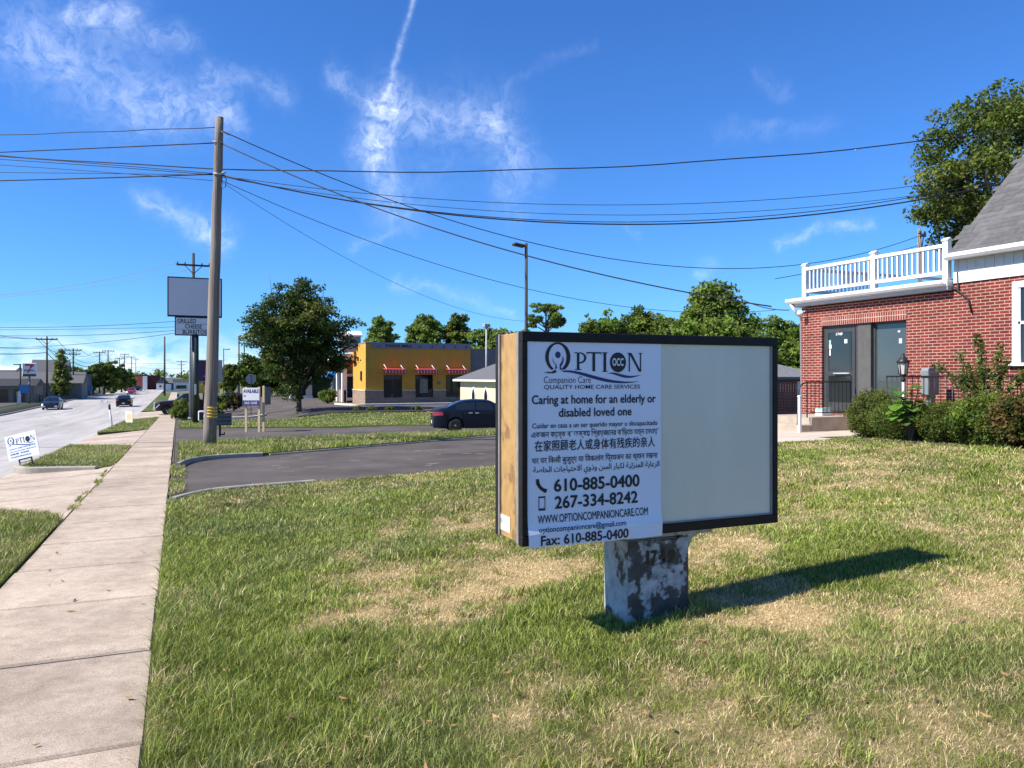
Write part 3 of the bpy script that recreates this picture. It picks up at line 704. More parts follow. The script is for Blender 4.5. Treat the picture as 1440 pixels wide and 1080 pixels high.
bl('একজন বয়স্ক বা অক্ষম প্রিয়জনের বাড়িতে যত্ন নেওয়া'.replace('ড়ি', 'িড়').replace('তে', 'েত').replace('নে', 'েন').replace('প্রি', 'িপ্র'), 1.998, 2.927, 1.275, .036, bold=.012)
bl('在家照顾老人或身体有残疾的亲人', 2.02, 2.899, 1.194, .058, fat=.03, cap_h=.80)
bl('घर पर किसी बुजुर्ग या विकलांग प्रियजन का ध्यान रखना'.replace('कि', 'िक').replace('वि', 'िव').replace('प्रि', 'िप्र'), 2.002, 2.919, 1.115, .036, bold=.012)
bl('\ufe94\ufebb\ufe8e\ufea8\ufedf\ufe8d \ufe95\ufe8e\ufe9f\ufe8e\ufef4\ufe98\ufea3\ufefb\ufe8d \ufef1\ufeed\ufeab\ufeed \ufee6\ufeb4\ufedf\ufe8d \ufead\ufe8e\ufe92\ufedc\ufedf \ufe94\ufef4\ufedf\ufeb0\ufee8\ufee4\ufedf\ufe8d \ufe94\ufef3\ufe8e\ufecb\ufeae\ufedf\ufe8d', 2.01, 2.934, 1.058, .036, bold=.012)
bl('610-885-0400', 2.152, 2.779, .934, .080, fat=.055)
bl('267-334-8242', 2.157, 2.765, .828, .078, fat=.055)
bl('WWW.OPTIONCOMPANIONCARE.COM', 2.039, 2.841, .743, .052, fat=.025)
bl('optioncompanioncare@gmail.com', 2.042, 2.667, .689, .034, bold=.012)
bl('Fax: 610-885-0400', 2.054, 2.686, .608, .062, fat=.05)

# telephone and handset symbols
def arc(cx, cz, r, a0, a1, n=9): return [(cx + r * math.cos(R(a0 + (a1 - a0) * i / n)), cz + r * math.sin(R(a0 + (a1 - a0) * i / n))) for i in range(n + 1)]
def quadstrip(upper, lower): return [[upper[i], upper[i + 1], lower[i + 1], lower[i]] for i in range(len(upper) - 1)]
def symbol(name, polys):
    m = MB()
    for p in polys: m.add([(q[0], SY0 + .0105, q[1]) for q in p], [tuple(range(len(p)))])
    return on_banner(m.build(name, 'ink', ban, True))
symbol('phone_symbol', quadstrip(arc(2.108, 1.012, .079, 175, 265), arc(2.108, 1.012, .058, 175, 265)) + [[(2.028, 1.006), (2.043, 1.012), (2.056, .984), (2.050, .976), (2.030, .984)], [(2.080, .944), (2.105, .956), (2.104, .944), (2.092, .930), (2.078, .934)]])
symbol('handset_symbol', [[(2.046, .822), (2.092, .822), (2.092, .836), (2.046, .836)], [(2.046, .900), (2.092, .900), (2.092, .91), (2.046, .91)], [(2.046, .836), (2.051, .836), (2.051, .9), (2.046, .9)], [(2.087, .836), (2.092, .836), (2.092, .9), (2.087, .9)]])

# the logo: tall open O with a figure inside, serif letters, round badge, two swooshes
def poly(name, pts, mat, y=None, parent=ban):
    o = MB().add([(p[0], SY0 + .0105, p[1]) for p in pts], [tuple(range(len(pts)))]).build(name, mat, parent, True)
    return on_banner(o)
def multi(name, polys, mat, parent=ban):
    m = MB()
    for p in polys: m.add([(q[0], SY0 + .0105, q[1]) for q in p], [tuple(range(len(p)))])
    return on_banner(m.build(name, mat, parent, True))
def quadstrip(upper, lower): return [[upper[i], upper[i + 1], lower[i + 1], lower[i]] for i in range(len(upper) - 1)]
def logo_polys(cx, cz, s):
    """logo pieces in a frame where the whole OPTION word is .70 wide; returns name, polygons, material"""
    T = lambda x, z: (cx + x * s, cz + z * s)
    out = []
    ang = [R(a) for a in range(-62, 243, 8)]
    up = [T(.088 + .088 * math.cos(a), .098 + .092 * math.sin(a)) for a in ang]
    lo = [T(.086 + .062 * math.cos(a), .098 + .081 * math.sin(a)) for a in ang]
    out.append(('logo_ring', quadstrip(up, lo) + [[T(-.01, .0), T(.02, .006), T(.045, .004), T(.06, .016), T(.075, .016), T(.078, .004), T(.06, -.004), T(.03, -.004)]], 'ink'))
    def bez(a, b, c, d, n=14): return [tuple((1 - t) ** 3 * a[i] + 3 * (1 - t) ** 2 * t * b[i] + 3 * (1 - t) * t * t * c[i] + t ** 3 * d[i] for i in (0, 1)) for t in [k / n for k in range(n + 1)]]
    su = [T(*p) for p in bez((.115, .012), (.26, .035), (.42, -.075), (.69, -.055))]; sl = [T(*p) for p in bez((.128, .004), (.25, .012), (.42, -.105), (.69, -.055))]
    tu = [T(*p) for p in bez((.44, -.004), (.53, .02), (.56, -.04), (.70, -.012))]; tl = [T(*p) for p in bez((.44, -.004), (.52, .0), (.56, -.065), (.70, -.012))]
    arm1 = [[T(.050, .098), T(.056, .072), T(.078, .05), T(.082, .03), T(.068, .018), T(.072, .05), T(.052, .07)], [T(.122, .11), T(.13, .08), T(.122, .058), T(.108, .036), T(.122, .012), T(.1, .022), T(.1, .05), T(.118, .076)]]
    head = [[T(.088 + .019 * math.cos(a), .112 + .021 * math.sin(a)) for a in [i * .45 for i in range(14)]]]
    out.append(('logo_figure', arm1 + head + quadstrip(su, sl) + quadstrip(tu, tl), 'navy_ink'))
    L = []
    def rect(x0, x1, z0, z1): L.append([T(x0, z0), T(x1, z0), T(x1, z1), T(x0, z1)])
    rect(.222, .240, .020, .128); rect(.205, .222, .123, .130); rect(.208, .255, .018, .023)
    a2 = [R(a) for a in range(-90, 91, 15)]
    L += quadstrip([T(.240 + .050 * math.cos(a), .094 + .036 * math.sin(a)) for a in a2], [T(.240 + .034 * math.cos(a), .095 + .028 * math.sin(a)) for a in a2])
    rect(.334, .354, .010, .123); rect(.292, .400, .123, .132); L.append([T(.292, .123), T(.296, .123), T(.292, .105)]); L.append([T(.396, .123), T(.4, .123), T(.4, .105)])
    rect(.415, .435, .010, .126); rect(.405, .445, .126, .132); rect(.405, .445, .006, .011)
    rect(.604, .613, .008, .128); rect(.690, .699, .008, .128); L.append([T(.604, .13), T(.625, .13), T(.699, .008), T(.682, .008)]); rect(.594, .613, .125, .131); rect(.680, .706, .125, .131)
    out.append(('logo_lettering', L, 'ink'))
    out.append(('logo_badge', [[T(.523 + .060 * math.cos(a), .068 + .064 * math.sin(a)) for a in [i * 2 * math.pi / 28 for i in range(28)]]], 'ink'))
    return out
for nm, ps, mt in logo_polys(2.092, 1.676, 1.0):
    b = multi(nm, ps, mt)
    if nm == 'logo_badge':
        t = letter('badge_lettering', 'OCC', ban, 'white_ink', O, U, V, 2.572, 2.656, 1.723, .05, .03)
        on_banner(t)
        for v in t.data.vertices: v.co.y -= .0012
# clear tape along the foot of the banner
m = MB(); vs = []; n = 40
for i in range(n + 1):
    x = BX0 - .0 + (BX1 - BX0) * i / n
    for z in (SZ0 + .071 + .004 * math.sin(x * 31), SZ0 + .083 + .006 * math.sin(x * 19 + 1)): vs.append((x, bow(x, z) - .002, z))
m.add(vs, [(2 * i, 2 * i + 1, 2 * i + 3, 2 * i + 2) for i in range(n)], True).build('tape', 'tape', ban, True)

# post: sheet-metal clad pedestal, paint peeling to dark
m = MB(); PX0, PX1, PY0, PY1 = 2.752, 3.235, 4.405, 4.73
m.box(PX0, PX1, PY0 + .012, PY1, -.25, SZ0 - .06)
post = m.build('post', 'post_flank', sign, True, bevel=.01)
MB().box(PX0 + .001, PX1 - .0, PY0, PY0 + .0105, -.25, SZ0 - .063).build('post_cladding', 'post_peeling', post, True, bevel=.002)
m = MB(); m.box(PX0 - .02, PX1 + .2, PY0 - .01, PY1 + .01, SZ0 - .045, SZ0 - .001)
m.prism([(PX1 + .002, SZ0 - .16), (PX1 + .002, SZ0 - .046), (PX1 + .12, SZ0 - .046), (PX1 + .045, SZ0 - .075)], 'y', PY0 + .01, PY0 + .05)
m.build('mount_bracket', 'post_flank', sign, True, bevel=.004)
mk('number_black', (.008, .008, .009), .35, .2, 5)
for ch, x, w, zz, sh in (('1', 2.888, .026, .395, 0), ('7', 2.925, .055, .393, 0), ('4', 2.986, .062, .39, 0), ('9', 3.055, .055, .385, .25)):
    o = letter('house_number', ch, post, 'number_black', (0, PY0 - .006, 0), U, V, x, x + w, zz, .088, .035, shear=sh)
# little dark flakes fallen beside the post
# ------------------------------------------------------------------ small yard sign by the road
mk('corrugated', (.74, .79, .88), .45, .04, 3)
mk('stake_black', (.012, .012, .014), .4, .2, 6)
mk('print_blue', (.07, .10, .25), .5, .2, 20)
px_, py_ = -3.33, 21.6
ys = thing('yard_sign', 'small white tilted yard sign on two black stakes beside the road kerb', 'yard sign', (px_, py_, zs(px_, py_) - .02), R(-33))
tilt = Matrix.Rotation(R(13), 4, 'Y')
def ybox(m, x0, x1, y0, y1, z0, z1):
    b = MB().box(x0, x1, y0, y1, z0, z1); vs = [Matrix.Translation((0, 0, .05)) @ tilt.inverted() @ Vector(p) for p in b.v]; m.add(vs, b.f); return m
W, Z0, Z1 = .43, .20, .80
pn = ybox(MB(), -W, W, -.006, .006, Z0, Z1).build('sign_panel', 'corrugated', ys)
for x in (-.17, .17): ybox(MB(), x - .018, x + .018, .007, .02, -.15, Z1 - .1).build('stake', 'stake_black', ys)
ybox(ybox(MB(), -.17, .17, .008, .016, Z0 - .03, Z0 + .0), -.17, .17, .008, .016, .1, .115).build('stake_crossbar', 'stake_black', ys)
TY = Matrix.Translation((0, 0, .05)) @ tilt.inverted()
for nm, ps, mt in logo_polys(-.37, Z0 + .36, 1.06):
    m = MB()
    for p in ps: m.add([TY @ Vector((q[0], -.0085, q[1])) for q in p], [tuple(range(len(p)))])
    m.build(nm, mt, pn)
def yl(body, x0, x1, z, cap, mat='print_blue', bold=.02):
    me = letter('lettering', body, None, mat, (0, -.0088, 0), (1, 0, 0), (0, 0, 1), x0, x1, z, cap, bold)
    for v in me.data.vertices: v.co = TY @ v.co
    me.parent = pn; return me
yl('QUALITY HOME CARE SERVICES', -.36, .37, Z0 + .255, .028)
yl('Caring at home for an elderly or disabled loved one', -.36, .37, Z0 + .195, .028)
yl('610-885-0400    267-334-8242', -.36, .16, Z0 + .125, .04, 'ink')
yl('WWW.OPTIONCOMPANIONCARE.COM', -.36, .2, Z0 + .055, .035)

# ------------------------------------------------------------------ brick house on the right
mk_brick('red_brick', (.21, .028, .018), (.13, .019, .014), (.41, .275, .22), mo=.009)
mk_brick('soldier_brick', (.245, .042, .028), (.18, .03, .022), (.47, .33, .27), bw=.0675, bh=.215, mo=.0105, offset=0.)
mk('white_trim', (.74, .74, .73), .5, .06, 6)
mk('siding_grey', (.50, .53, .51), .6, .06, 4)
mk('soffit', (.46, .46, .47), .6, .06, 4)
mk('shingle', (.092, .088, .086), .95, col2=(.14, .135, .132), scale=6, detail=10, bump=.4, bscale=60)
mk('door_frame', (.045, .045, .046), .45, .2, 8)
mk('grey_stucco', (.085, .082, .077), .8, .15, 5)
mk('door_grey', (.028, .03, .034), .4, .12, 3)
mk_glass('glass_dark'); mk_glass('glass_blind', (.05, .065, .068), .08)
mk('iron_black', (.012, .012, .013), .5, .3, 20)
mk('step_concrete', (.40, .33, .255), .9, .2, 3, bump=.3, bscale=50)
mk('downpipe', (.60, .61, .62), .4, .1, 5)
mk('blind_white', (.6, .61, .6), .6, .05, 3)
mk('utility_grey', (.20, .215, .225), .5, .1, 5)
HX = 15.4
house = thing('brick_house', 'red brick house with white eaves, grey shingle roof and a flat roofed entrance wing', 'house', (HX, 10.5, .3))
OY0, OY1, OZ0, OZ1 = 12.70, 15.24, .70, 2.97          # entrance opening
WY1 = 15.95; MY = 11.50
m = MB(); T = .3
m.box(HX, HX + T, OY1, WY1, .0, 3.50); m.box(HX, HX + T, OY0, OY1, OZ1 + .22, 3.50); m.box(HX, HX + T, OY0, OY1, 0, OZ0)
m.box(HX, HX + T, 10.24, OY0, 0, 3.50)
m.box(HX, HX + T, 9.15, 10.24, 0, 1.86); m.box(HX, HX + T, 9.15, 10.24, 3.57, 3.66); m.box(HX, HX + T, 3.0, 9.15, 0, 3.66); m.box(HX, HX + T, 10.24, MY, 3.50, 3.66)
m.box(HX + T, 25.6, WY1 - .3, WY1, 0, 3.50); m.box(HX + T, 25.6, 3.0, 3.3, 0, 3.66); m.box(25.3, 25.6, 3.3, WY1 - .3, 0, 3.50)
wall = m.build('wall', 'red_brick', house, True)
MB().box(HX - .004, HX + T - .02, OY0 - .01, OY1 + .01, OZ1 + .001, OZ1 + .219).build('lintel', 'soldier_brick', house, True)
# entrance: framed glass door, stucco pier, tall glass light, all set back in the brick
def framed(parent, name, y0, y1, z0, z1, x, fw, gl, fm='door_frame'):
    m = MB(); m.box(x, x + .06, y0, y0 + fw, z0, z1); m.box(x, x + .06, y1 - fw, y1, z0, z1); m.box(x, x + .06, y0 + fw, y1 - fw, z1 - fw, z1); m.box(x, x + .06, y0 + fw, y1 - fw, z0, z0 + fw)
    f = m.build(name, fm, parent, True, bevel=.004)
    MB().box(x + .028, x + .036, y0 + fw - .005, y1 - fw + .005, z0 + fw - .005, z1 - fw + .005).build('pane', gl, f, True); return f
fr = framed(house, 'door_surround', 14.14, OY1 - .004, OZ0, OZ1 - .004, HX + .07, .075, 'door_grey')
door = MB(); dx = HX + .055
door.box(dx, dx + .042, 14.22, 14.31, OZ0 + .08, OZ1 - .085).box(dx, dx + .042, 15.07, 15.16, OZ0 + .08, OZ1 - .085).box(dx, dx + .042, 14.31, 15.07, OZ1 - .19, OZ1 - .085).box(dx, dx + .042, 14.31, 15.07, OZ0 + .08, OZ0 + .3).box(dx, dx + .042, 14.31, 15.07, 1.68, 1.79)
door = door.build('door', 'door_frame', house, True, bevel=.004)
MB().box(dx + .015, dx + .024, 14.305, 15.075, OZ0 + .295, OZ1 - .185).build('pane', 'glass_dark', door, True)
MB().tube([(dx - .05, 14.34, 1.74), (dx - .05, 14.86, 1.74)], .014).tube([(dx - .05, 14.4, 1.74), (dx, 14.4, 1.74)], .01).tube([(dx - .05, 14.8, 1.74), (dx, 14.8, 1.74)], .01).build('push_bar', 'downpipe', door, True)
mk('paper_white', (.72, .73, .72), .7, .06, 6); mk('paper_green', (.25, .5, .42), .7, .1, 6)
for (ya, yb, za, zb, mt) in ((14.47, 14.56, 2.50, 2.60, 'paper_white'), (14.98, 15.06, 2.38, 2.48, 'paper_white'), (15.0, 15.06, 2.48, 2.6, 'paper_green'), (15.01, 15.05, 2.2, 2.36, 'paper_white')):
    MB().box(dx + .011, dx + .0145, ya, yb, za, zb).build('notice', mt, door, True)
letter('door_number', '1749', door, 'paper_white', (dx + .0105, 0, 0), (0, -1, 0), (0, 0, 1), -14.83, -14.62, 2.77 - .06, .07, .02)
m = MB(); m.box(HX + .05, HX + .2, 13.74, 14.136, OZ0, OZ1 - .004); m.build('entrance_pier', 'grey_stucco', house, True, bevel=.006)
g = framed(house, 'window', OY0 + .004, 13.736, OZ0, OZ1 - .004, HX + .14, .055, 'glass_blind')
for (ya, yb, za, zb, mt) in ((12.95, 13.03, 2.44, 2.55, 'paper_white'), (13.0, 13.06, 2.70, 2.74, 'paper_white')): MB().box(HX + .161, HX + .1665, ya, yb, za, zb).build('notice', mt, g, True)
MB().box(HX + .3, 25, 12.0, WY1 - .31, .60, .70).build('hall_floor', 'grey_stucco', house, True)
# sash window at the right edge
wf = MB(); wx = HX - .03
wf.box(wx, wx + .1, 9.16, 9.28, 1.93, 3.56).box(wx, wx + .1, 10.11, 10.23, 1.93, 3.56).box(wx, wx + .1, 9.28, 10.11, 3.43, 3.56).box(wx + .02, wx + .1, 9.28, 10.11, 2.70, 2.76).box(wx + .02, wx + .1, 9.28, 9.32, 1.94, 3.43).box(wx + .02, wx + .1, 10.07, 10.11, 1.94, 3.43)
wf = wf.build('window', 'white_trim', house, True, bevel=.004)
MB().box(HX + .02, HX + .03, 9.3, 10.09, 1.93, 3.45).build('pane', 'glass_dark', wf, True)
MB().box(HX + .06, HX + .07, 9.3, 10.09, 2.9, 3.45).build('blind', 'blind_white', wf, True)
MB().box(HX - .09, HX + .12, 9.1, 10.29, 1.865, 1.93).build('sill', 'white_trim', wf, True, bevel=.006)
# frieze, groove-cut siding band and soffit of the main block
MB().box(HX - .035, HX + .1, 3.0, MY, 3.665, 3.90).build('frieze', 'white_trim', house, True, bevel=.004)
m = MB()
y = 3.0
while y < MY - .05: m.box(HX - .012, HX + .1, y + .006, min(y + .196, MY), 3.905, 4.30); y += .2
m.box(HX + .0, HX + .1, 3.0, MY - .002, 3.903, 4.29)
m.build('siding', 'siding_grey', house, True)
MB().box(HX + .02, 25.6, MY - .1, MY, 3.5, 4.3).build('siding', 'siding_grey', house, True)
# main roof: 44 degree gable, ridge along the street, shingle courses as real laps
EX, EZ, RX, RZ = 15.2, 4.27, 20.5, 9.44
m = MB(); n = 44; ya, yb = 2.4, MY + .01
for side in (0, 1):
    for i in range(n):
        t0, t1 = i / n, (i + 1) / n
        a = (EX + (RX - EX) * t0, EZ + (RZ - EZ) * t0); b = (EX + (RX - EX) * t1, EZ + (RZ - EZ) * t1); up = .014
        if side: a = (2 * RX - a[0], a[1]); b = (2 * RX - b[0], b[1])
        k = (a[1] + up, b[1] + .003)
        m.add([(a[0], ya, a[1] - .08), (a[0], yb, a[1] - .08), (a[0], yb, k[0]), (a[0], ya, k[0]), (b[0], ya, b[1] - .08), (b[0], yb, b[1] - .08), (b[0], yb, k[1]), (b[0], ya, k[1])],
              [(0, 1, 2, 3), (3, 2, 6, 7), (0, 4, 5, 1), (1, 5, 6, 2), (0, 3, 7, 4)])
roof = m.build('roof', 'shingle', house, True)
m = MB()                                              # shingle tabs: thin slots of shadow between them
rg = random.Random(2)
for i in range(n):
    t0, t1 = i / n, (i + 1) / n
    a = (EX + (RX - EX) * t0, EZ + (RZ - EZ) * t0 + .0145); b = (EX + (RX - EX) * t1, EZ + (RZ - EZ) * t1 + .004); y = ya + rg.random() * .3
    while y < yb - .1:
        w = rg.uniform(.22, .36)
        if rg.random() < .55:
            m.add([(a[0], y, a[1] - .001), (a[0], y + w - .01, a[1] - .001), (a[0], y + w - .01, a[1] + .007), (a[0], y, a[1] + .007), (b[0], y, b[1] + .006), (b[0], y + w - .01, b[1] + .006)], [(0, 1, 2, 3), (3, 2, 5, 4)])
        y += w
mk('shingle_tab', (.072, .07, .068), .95, col2=(.115, .11, .107), scale=9, detail=9)
o = m.build('shingle_relief', 'shingle_tab', roof, True); 
MB().prism([(EX + .02, EZ - .09), (RX, RZ - .09), (2 * RX - EX, EZ - .09)], 'y', MY - .09, MY - .02).build('gable', 'siding_grey', house, True)
m = MB(); m.prism([(EX + .02, EZ - .12), (EX + .02, EZ - .05), (RX, RZ - .06), (RX, RZ - .2)], 'y', yb + .002, yb + .03); m.build('rake_board', 'white_trim', house, True)
MB().box(EX + .02, HX + .05, 2.42, yb - .01, EZ - .105, EZ - .083).build('soffit', 'soffit', house, True)
gut = MB(); gp = [(EX - .10, EZ + .02), (EX - .11, EZ - .06), (EX - .07, EZ - .11), (EX + .0, EZ - .12), (EX + .0, EZ - .0), (EX - .012, EZ - .0), (EX - .014, EZ - .10), (EX - .06, EZ - .09), (EX - .09, EZ - .05), (EX - .088, EZ + .02)]
gut.prism(gp, 'y', 2.4, yb + .02); gut.build('gutter', 'white_trim', house, True)
# flat roof of the wing: deck, fascia, gutter, downpipe
MB().box(HX - .19, 25.5, MY + .02, WY1 + .19, 3.53, 3.60).build('soffit', 'soffit', house, True)
MB().box(HX - .2, 25.6, MY + .02, WY1 + .2, 3.602, 3.74).build('flat_roof', 'white_trim', house, True, bevel=.008)
gut = MB(); X0, Z0 = HX - .205, 3.74
gut.prism([(X0 - .11, Z0 + .0), (X0 - .12, Z0 - .07), (X0 - .08, Z0 - .12), (X0, Z0 - .13), (X0, Z0 - .01), (X0 - .015, Z0 - .01), (X0 - .02, Z0 - .1), (X0 - .07, Z0 - .09), (X0 - .1, Z0 - .05), (X0 - .098, Z0)], 'y', MY + .04, WY1 + .27)
gut.build('gutter', 'white_trim', house, True)
MB().box(HX - .1, 25, MY + .1, WY1 + .0, 3.742, 3.77).build('roof_deck', 'shingle', house, True)
MB().tube([(HX - .24, WY1 + .15, 3.6), (HX - .2, WY1 + .03, 3.42), (HX - .09, WY1 + .07, 3.34), (HX + .06, WY1 + .08, 3.25), (HX + .1, WY1 + .08, .4)], .04).build('downpipe', 'downpipe', house, True)
m = MB(); m.lathe([(.0, 0), (.045, .01), (.075, .05), (.08, .14), (.05, .15)], (HX - .2, WY1 - .25, 3.35), 12, 'y'); m.tube([(HX - .18, WY1 - .2, 3.35), (HX - .02, WY1 - .2, 3.42)], .02); m.build('flood_light', 'downpipe', house, True)
# white balcony railing on the flat roof
rl = []
m = MB(); RXX = HX - .06; ry0, ry1 = MY + .13, WY1 - .2
for y in (ry0, (ry0 + ry1) / 2 - .15, ry1):
    m = MB().box(RXX - .065, RXX + .065, y - .065, y + .065, 3.76, 4.60); m.prism([(RXX - .085, 4.60), (RXX + .085, 4.60), (RXX + .085, 4.63), (RXX, 4.68), (RXX - .085, 4.63)], 'y', y - .085, y + .085)
    m.build('balcony_post', 'white_trim', house, True, bevel=.005)
m = MB(); m.box(RXX - .045, RXX + .045, ry0 + .066, ry1 - .066, 4.47, 4.55).box(RXX - .03, RXX + .03, ry0 + .066, ry1 - .066, 3.88, 3.96)
m.box(RXX + .07, 21, ry1 - .045, ry1 + .045, 4.47, 4.55).box(RXX + .07, 21, ry1 - .03, ry1 + .03, 3.88, 3.96)
m.build('balcony_rail', 'white_trim', house, True, bevel=.004)
y = ry0 + .17
while y < ry1 - .1:
    MB().box(RXX - .02, RXX + .02, y - .02, y + .02, 3.962, 4.468).build('baluster', 'white_trim', house, True); y += .135
x = RXX + .2
for k in range(18): MB().box(x - .02, x + .02, ry1 - .02, ry1 + .02, 3.962, 4.468).build('baluster', 'white_trim', house, True); x += .135
MB().tube([(HX - .03, MY - .1, 3.9), (HX - .05, MY - .12, 3.5), (HX - .05, MY - .35, 3.3), (HX - .03, MY - .42, 3.0)], .018).tube([(HX - .02, MY + .1, 3.62), (HX - .05, MY - .12, 3.5)], .018).build('service_cable', 'iron_black', house, True)

# landing and step
MB().box(13.98, HX - .004, 14.16, 15.62, .05, .672).build('landing_', 'step_concrete', None)
lo = bpy.data.objects['landing_']; lo.name = 'door_landing'; tag(lo, kind='structure')
b = MB().box(13.58, 13.976, 14.16, 15.62, .05, .5).build('door_step', 'step_concrete', None, bevel=.012); tag(b, kind='structure')
# iron hand rail on the landing
def iron_rail(name, label, pts, zt, zb, gap, base, group=None, post_every=8):
    x0, y0 = pts[0]; r = thing(name, label, 'railing', (x0, y0, base), 0, group)
    for (a, b) in zip(pts[:-1], pts[1:]):
        L = math.dist(a, b); n = max(2, int(L / gap)); m = MB()
        m.tube([(a[0], a[1], zt), (b[0], b[1], zt)], .018, 6).tube([(a[0], a[1], zb), (b[0], b[1], zb)], .012, 6); m.build('rail', 'iron_black', r, True)
        for i in range(n + 1):
            t = i / n; x, y = a[0] + (b[0] - a[0]) * t, a[1] + (b[1] - a[1]) * t
            p = i % post_every == 0
            MB().tube([(x, y, base if p else zb), (x, y, zt)], .016 if p else .008, 6).build('post' if p else 'baluster', 'iron_black', r, True)
    return r
r = iron_rail('iron_railing', 'short black iron railing along the front landing beside the grey door', [(13.9, 14.22), (15.3, 14.22)], 1.53, .78, .125, .67, post_every=11)
MB().tube([(13.9, 14.22, 1.53), (13.72, 14.22, 1.46), (13.62, 14.22, 1.3), (13.6, 14.22, .5)], .016, 6).build('rail', 'iron_black', r, True)
iron_rail('iron_railing', 'long black iron railing behind the evergreen shrubs along the brick wall', [(14.6, 12.55), (14.75, 4.5)], 1.66, .85, .13, .35, post_every=12)
# stuff by the door
m = MB(); m.box(-.16, .16, -.12, .12, 0, .17); bx = thing('parcel_box', 'small pale grey box left on the landing by the door', 'box', (14.95, 14.75, .672)); m.build('box_body', 'paper_white', bx, bevel=.006); MB().box(-.165, .165, -.125, .125, .17, .195).build('box_lid', 'paper_green', bx, bevel=.004)
# white marker post
mp = thing('marker_post', 'short white post standing on the path left of the landing', 'post', (13.45, 13.99, .3)); MB().box(-.035, .035, -.035, .035, 0, .88).build('post_body', 'white_trim', mp, bevel=.01); MB().prism([(-.042, .88), (.042, .88), (.035, .90), (0, .915), (-.035, .90)], 'y', -.042, .042).build('cap', 'white_trim', mp)
# lantern
mk('lamp_glass', (.55, .53, .47), .25, .1, 6)
lp = thing('lamp_post', 'old black lantern lamp on a white post among the shrubs', 'street lamp', (14.3, 11.87, .36))
MB().tube([(0, 0, 0), (0, 0, 1.22)], .024, 10).build('post', 'white_trim', lp)
MB().lathe([(.05, 1.2), (.06, 1.24), (.03, 1.27), (.07, 1.33), (.075, 1.35)], n=12).build('lamp_collar', 'iron_black', lp); MB().lathe([(.135, 1.60), (.142, 1.612), (.085, 1.67), (.05, 1.72), (.025, 1.75), (.036, 1.775), (.01, 1.80)], n=12).build('lamp_cap', 'iron_black', lp)
m = MB()
for k in range(6):
    a = k * math.pi / 3; m.tube([(.08 * math.cos(a), .08 * math.sin(a), 1.34), (.112 * math.cos(a), .112 * math.sin(a), 1.61)], .009, 5)
m.build('lamp_frame', 'iron_black', lp); MB().lathe([(.066, 1.352), (.104, 1.598)], n=6, smooth=False).build('lamp_glass', 'lamp_glass', lp)
# grey meter cabinet on a stalk
ut = thing('utility_pedestal', 'grey metal utility cabinet on a stalk between shrubs and brick wall', 'utility box', (14.8, 11.62, .36))
m = MB(); m.prism([(-.17, .90), (.17, .90), (.17, 1.42), (.14, 1.49), (-.14, 1.49), (-.17, 1.42)], 'y', -.09, .09); m.build('cabinet', 'utility_grey', ut, bevel=.01)
MB().box(-.05, .09, -.05, .05, 0, .9).build('stalk', 'utility_grey', ut, bevel=.006)
MB().box(-.155, .155, -.1, -.092, .93, 1.40).build('cabinet_door', 'utility_grey', ut, bevel=.004)

# low brick shed and fences behind the house
mk('shed_roof', (.16, .16, .165), .9, .15, 5)
sh = thing('brick_shed', 'low brick shed with a grey hip roof behind the iron fence', 'shed', (24.6, 29.5, -.5))
m = MB(); m.box(-2.5, 2.5, -2.5, 2.5, -.2, 2.15); m.build('wall', 'red_brick', sh)
m = MB(); m.add([(-2.9, -2.9, 2.15), (2.9, -2.9, 2.15), (2.9, 2.9, 2.15), (-2.9, 2.9, 2.15), (0, -.5, 3.1), (0, .5, 3.1), (-2.9, -2.9, 2.05), (2.9, -2.9, 2.05), (2.9, 2.9, 2.05), (-2.9, 2.9, 2.05)], [(0, 1, 4), (1, 2, 5, 4), (2, 3, 5), (3, 0, 4, 5), (0, 6, 7, 1), (1, 7, 8, 2), (2, 8, 9, 3), (3, 9, 6, 0), (6, 9, 8, 7)]); m.build('roof', 'shed_roof', sh)
MB().box(1.2, 2.0, -2.54, -2.5, 0, 1.95).build('door', 'white_trim', sh)
MB().tube([(-2.55, -2.55, 2.1), (-2.55, -2.55, 0)], .04).build('downpipe', 'white_trim', sh)
iron_rail('iron_fence', 'black iron fence beyond the path at the house corner', [(13.6, 18.6), (18.5, 19.4)], 1.55, .6, .13, .2, post_every=14)

# ------------------------------------------------------------------ utility poles, wires and street signs
mk('pole_wood', (.30, .25, .20), .9, col2=(.12, .095, .075), scale=14, detail=11, bump=.9, bscale=40, stretch=(1, 1, .035))
mk('pole_dark', (.055, .047, .04), .9, .3, 5, stretch=(1, 1, .1))
mk('wire_black', (.012, .012, .013), .6, .1, 2)
mk('wire_pale', (.45, .46, .48), .4, .1, 2)
mk('galv', (.34, .35, .36), .45, .15, 6)
mk('band_yellow', (.62, .40, .05), .5, .15, 6)
mk('panel_grey', (.56, .55, .58), .5, .04, .6)
mk('board_face', (.60, .60, .64), .45, .04, 2)
mk('post_green', (.022, .03, .026), .5, .2, 3)
mk('back_grey', (.10, .105, .11), .6, .2, 6)
mk('sign_white', (.74, .74, .72), .5, .06, 3)
mk('sign_navy', (.035, .035, .15), .5, .1, 4)
mk('sign_red', (.55, .045, .04), .5, .1, 4)
mk('sign_green', (.02, .09, .05), .5, .1, 4)
mk('sign_blue', (.05, .20, .42), .5, .15, 3)
mk('sign_purple', (.055, .02, .07), .5, .15, 3)
mk('sign_lilac', (.35, .12, .35), .5, .1, 3)
mk('wood_new', (.62, .47, .27), .8, .12, 4, stretch=(1, 1, .1))
mk('cream_board', (.68, .62, .50), .7, .08, 3)
mk('box_dark', (.03, .03, .03), .5, .2, 3)

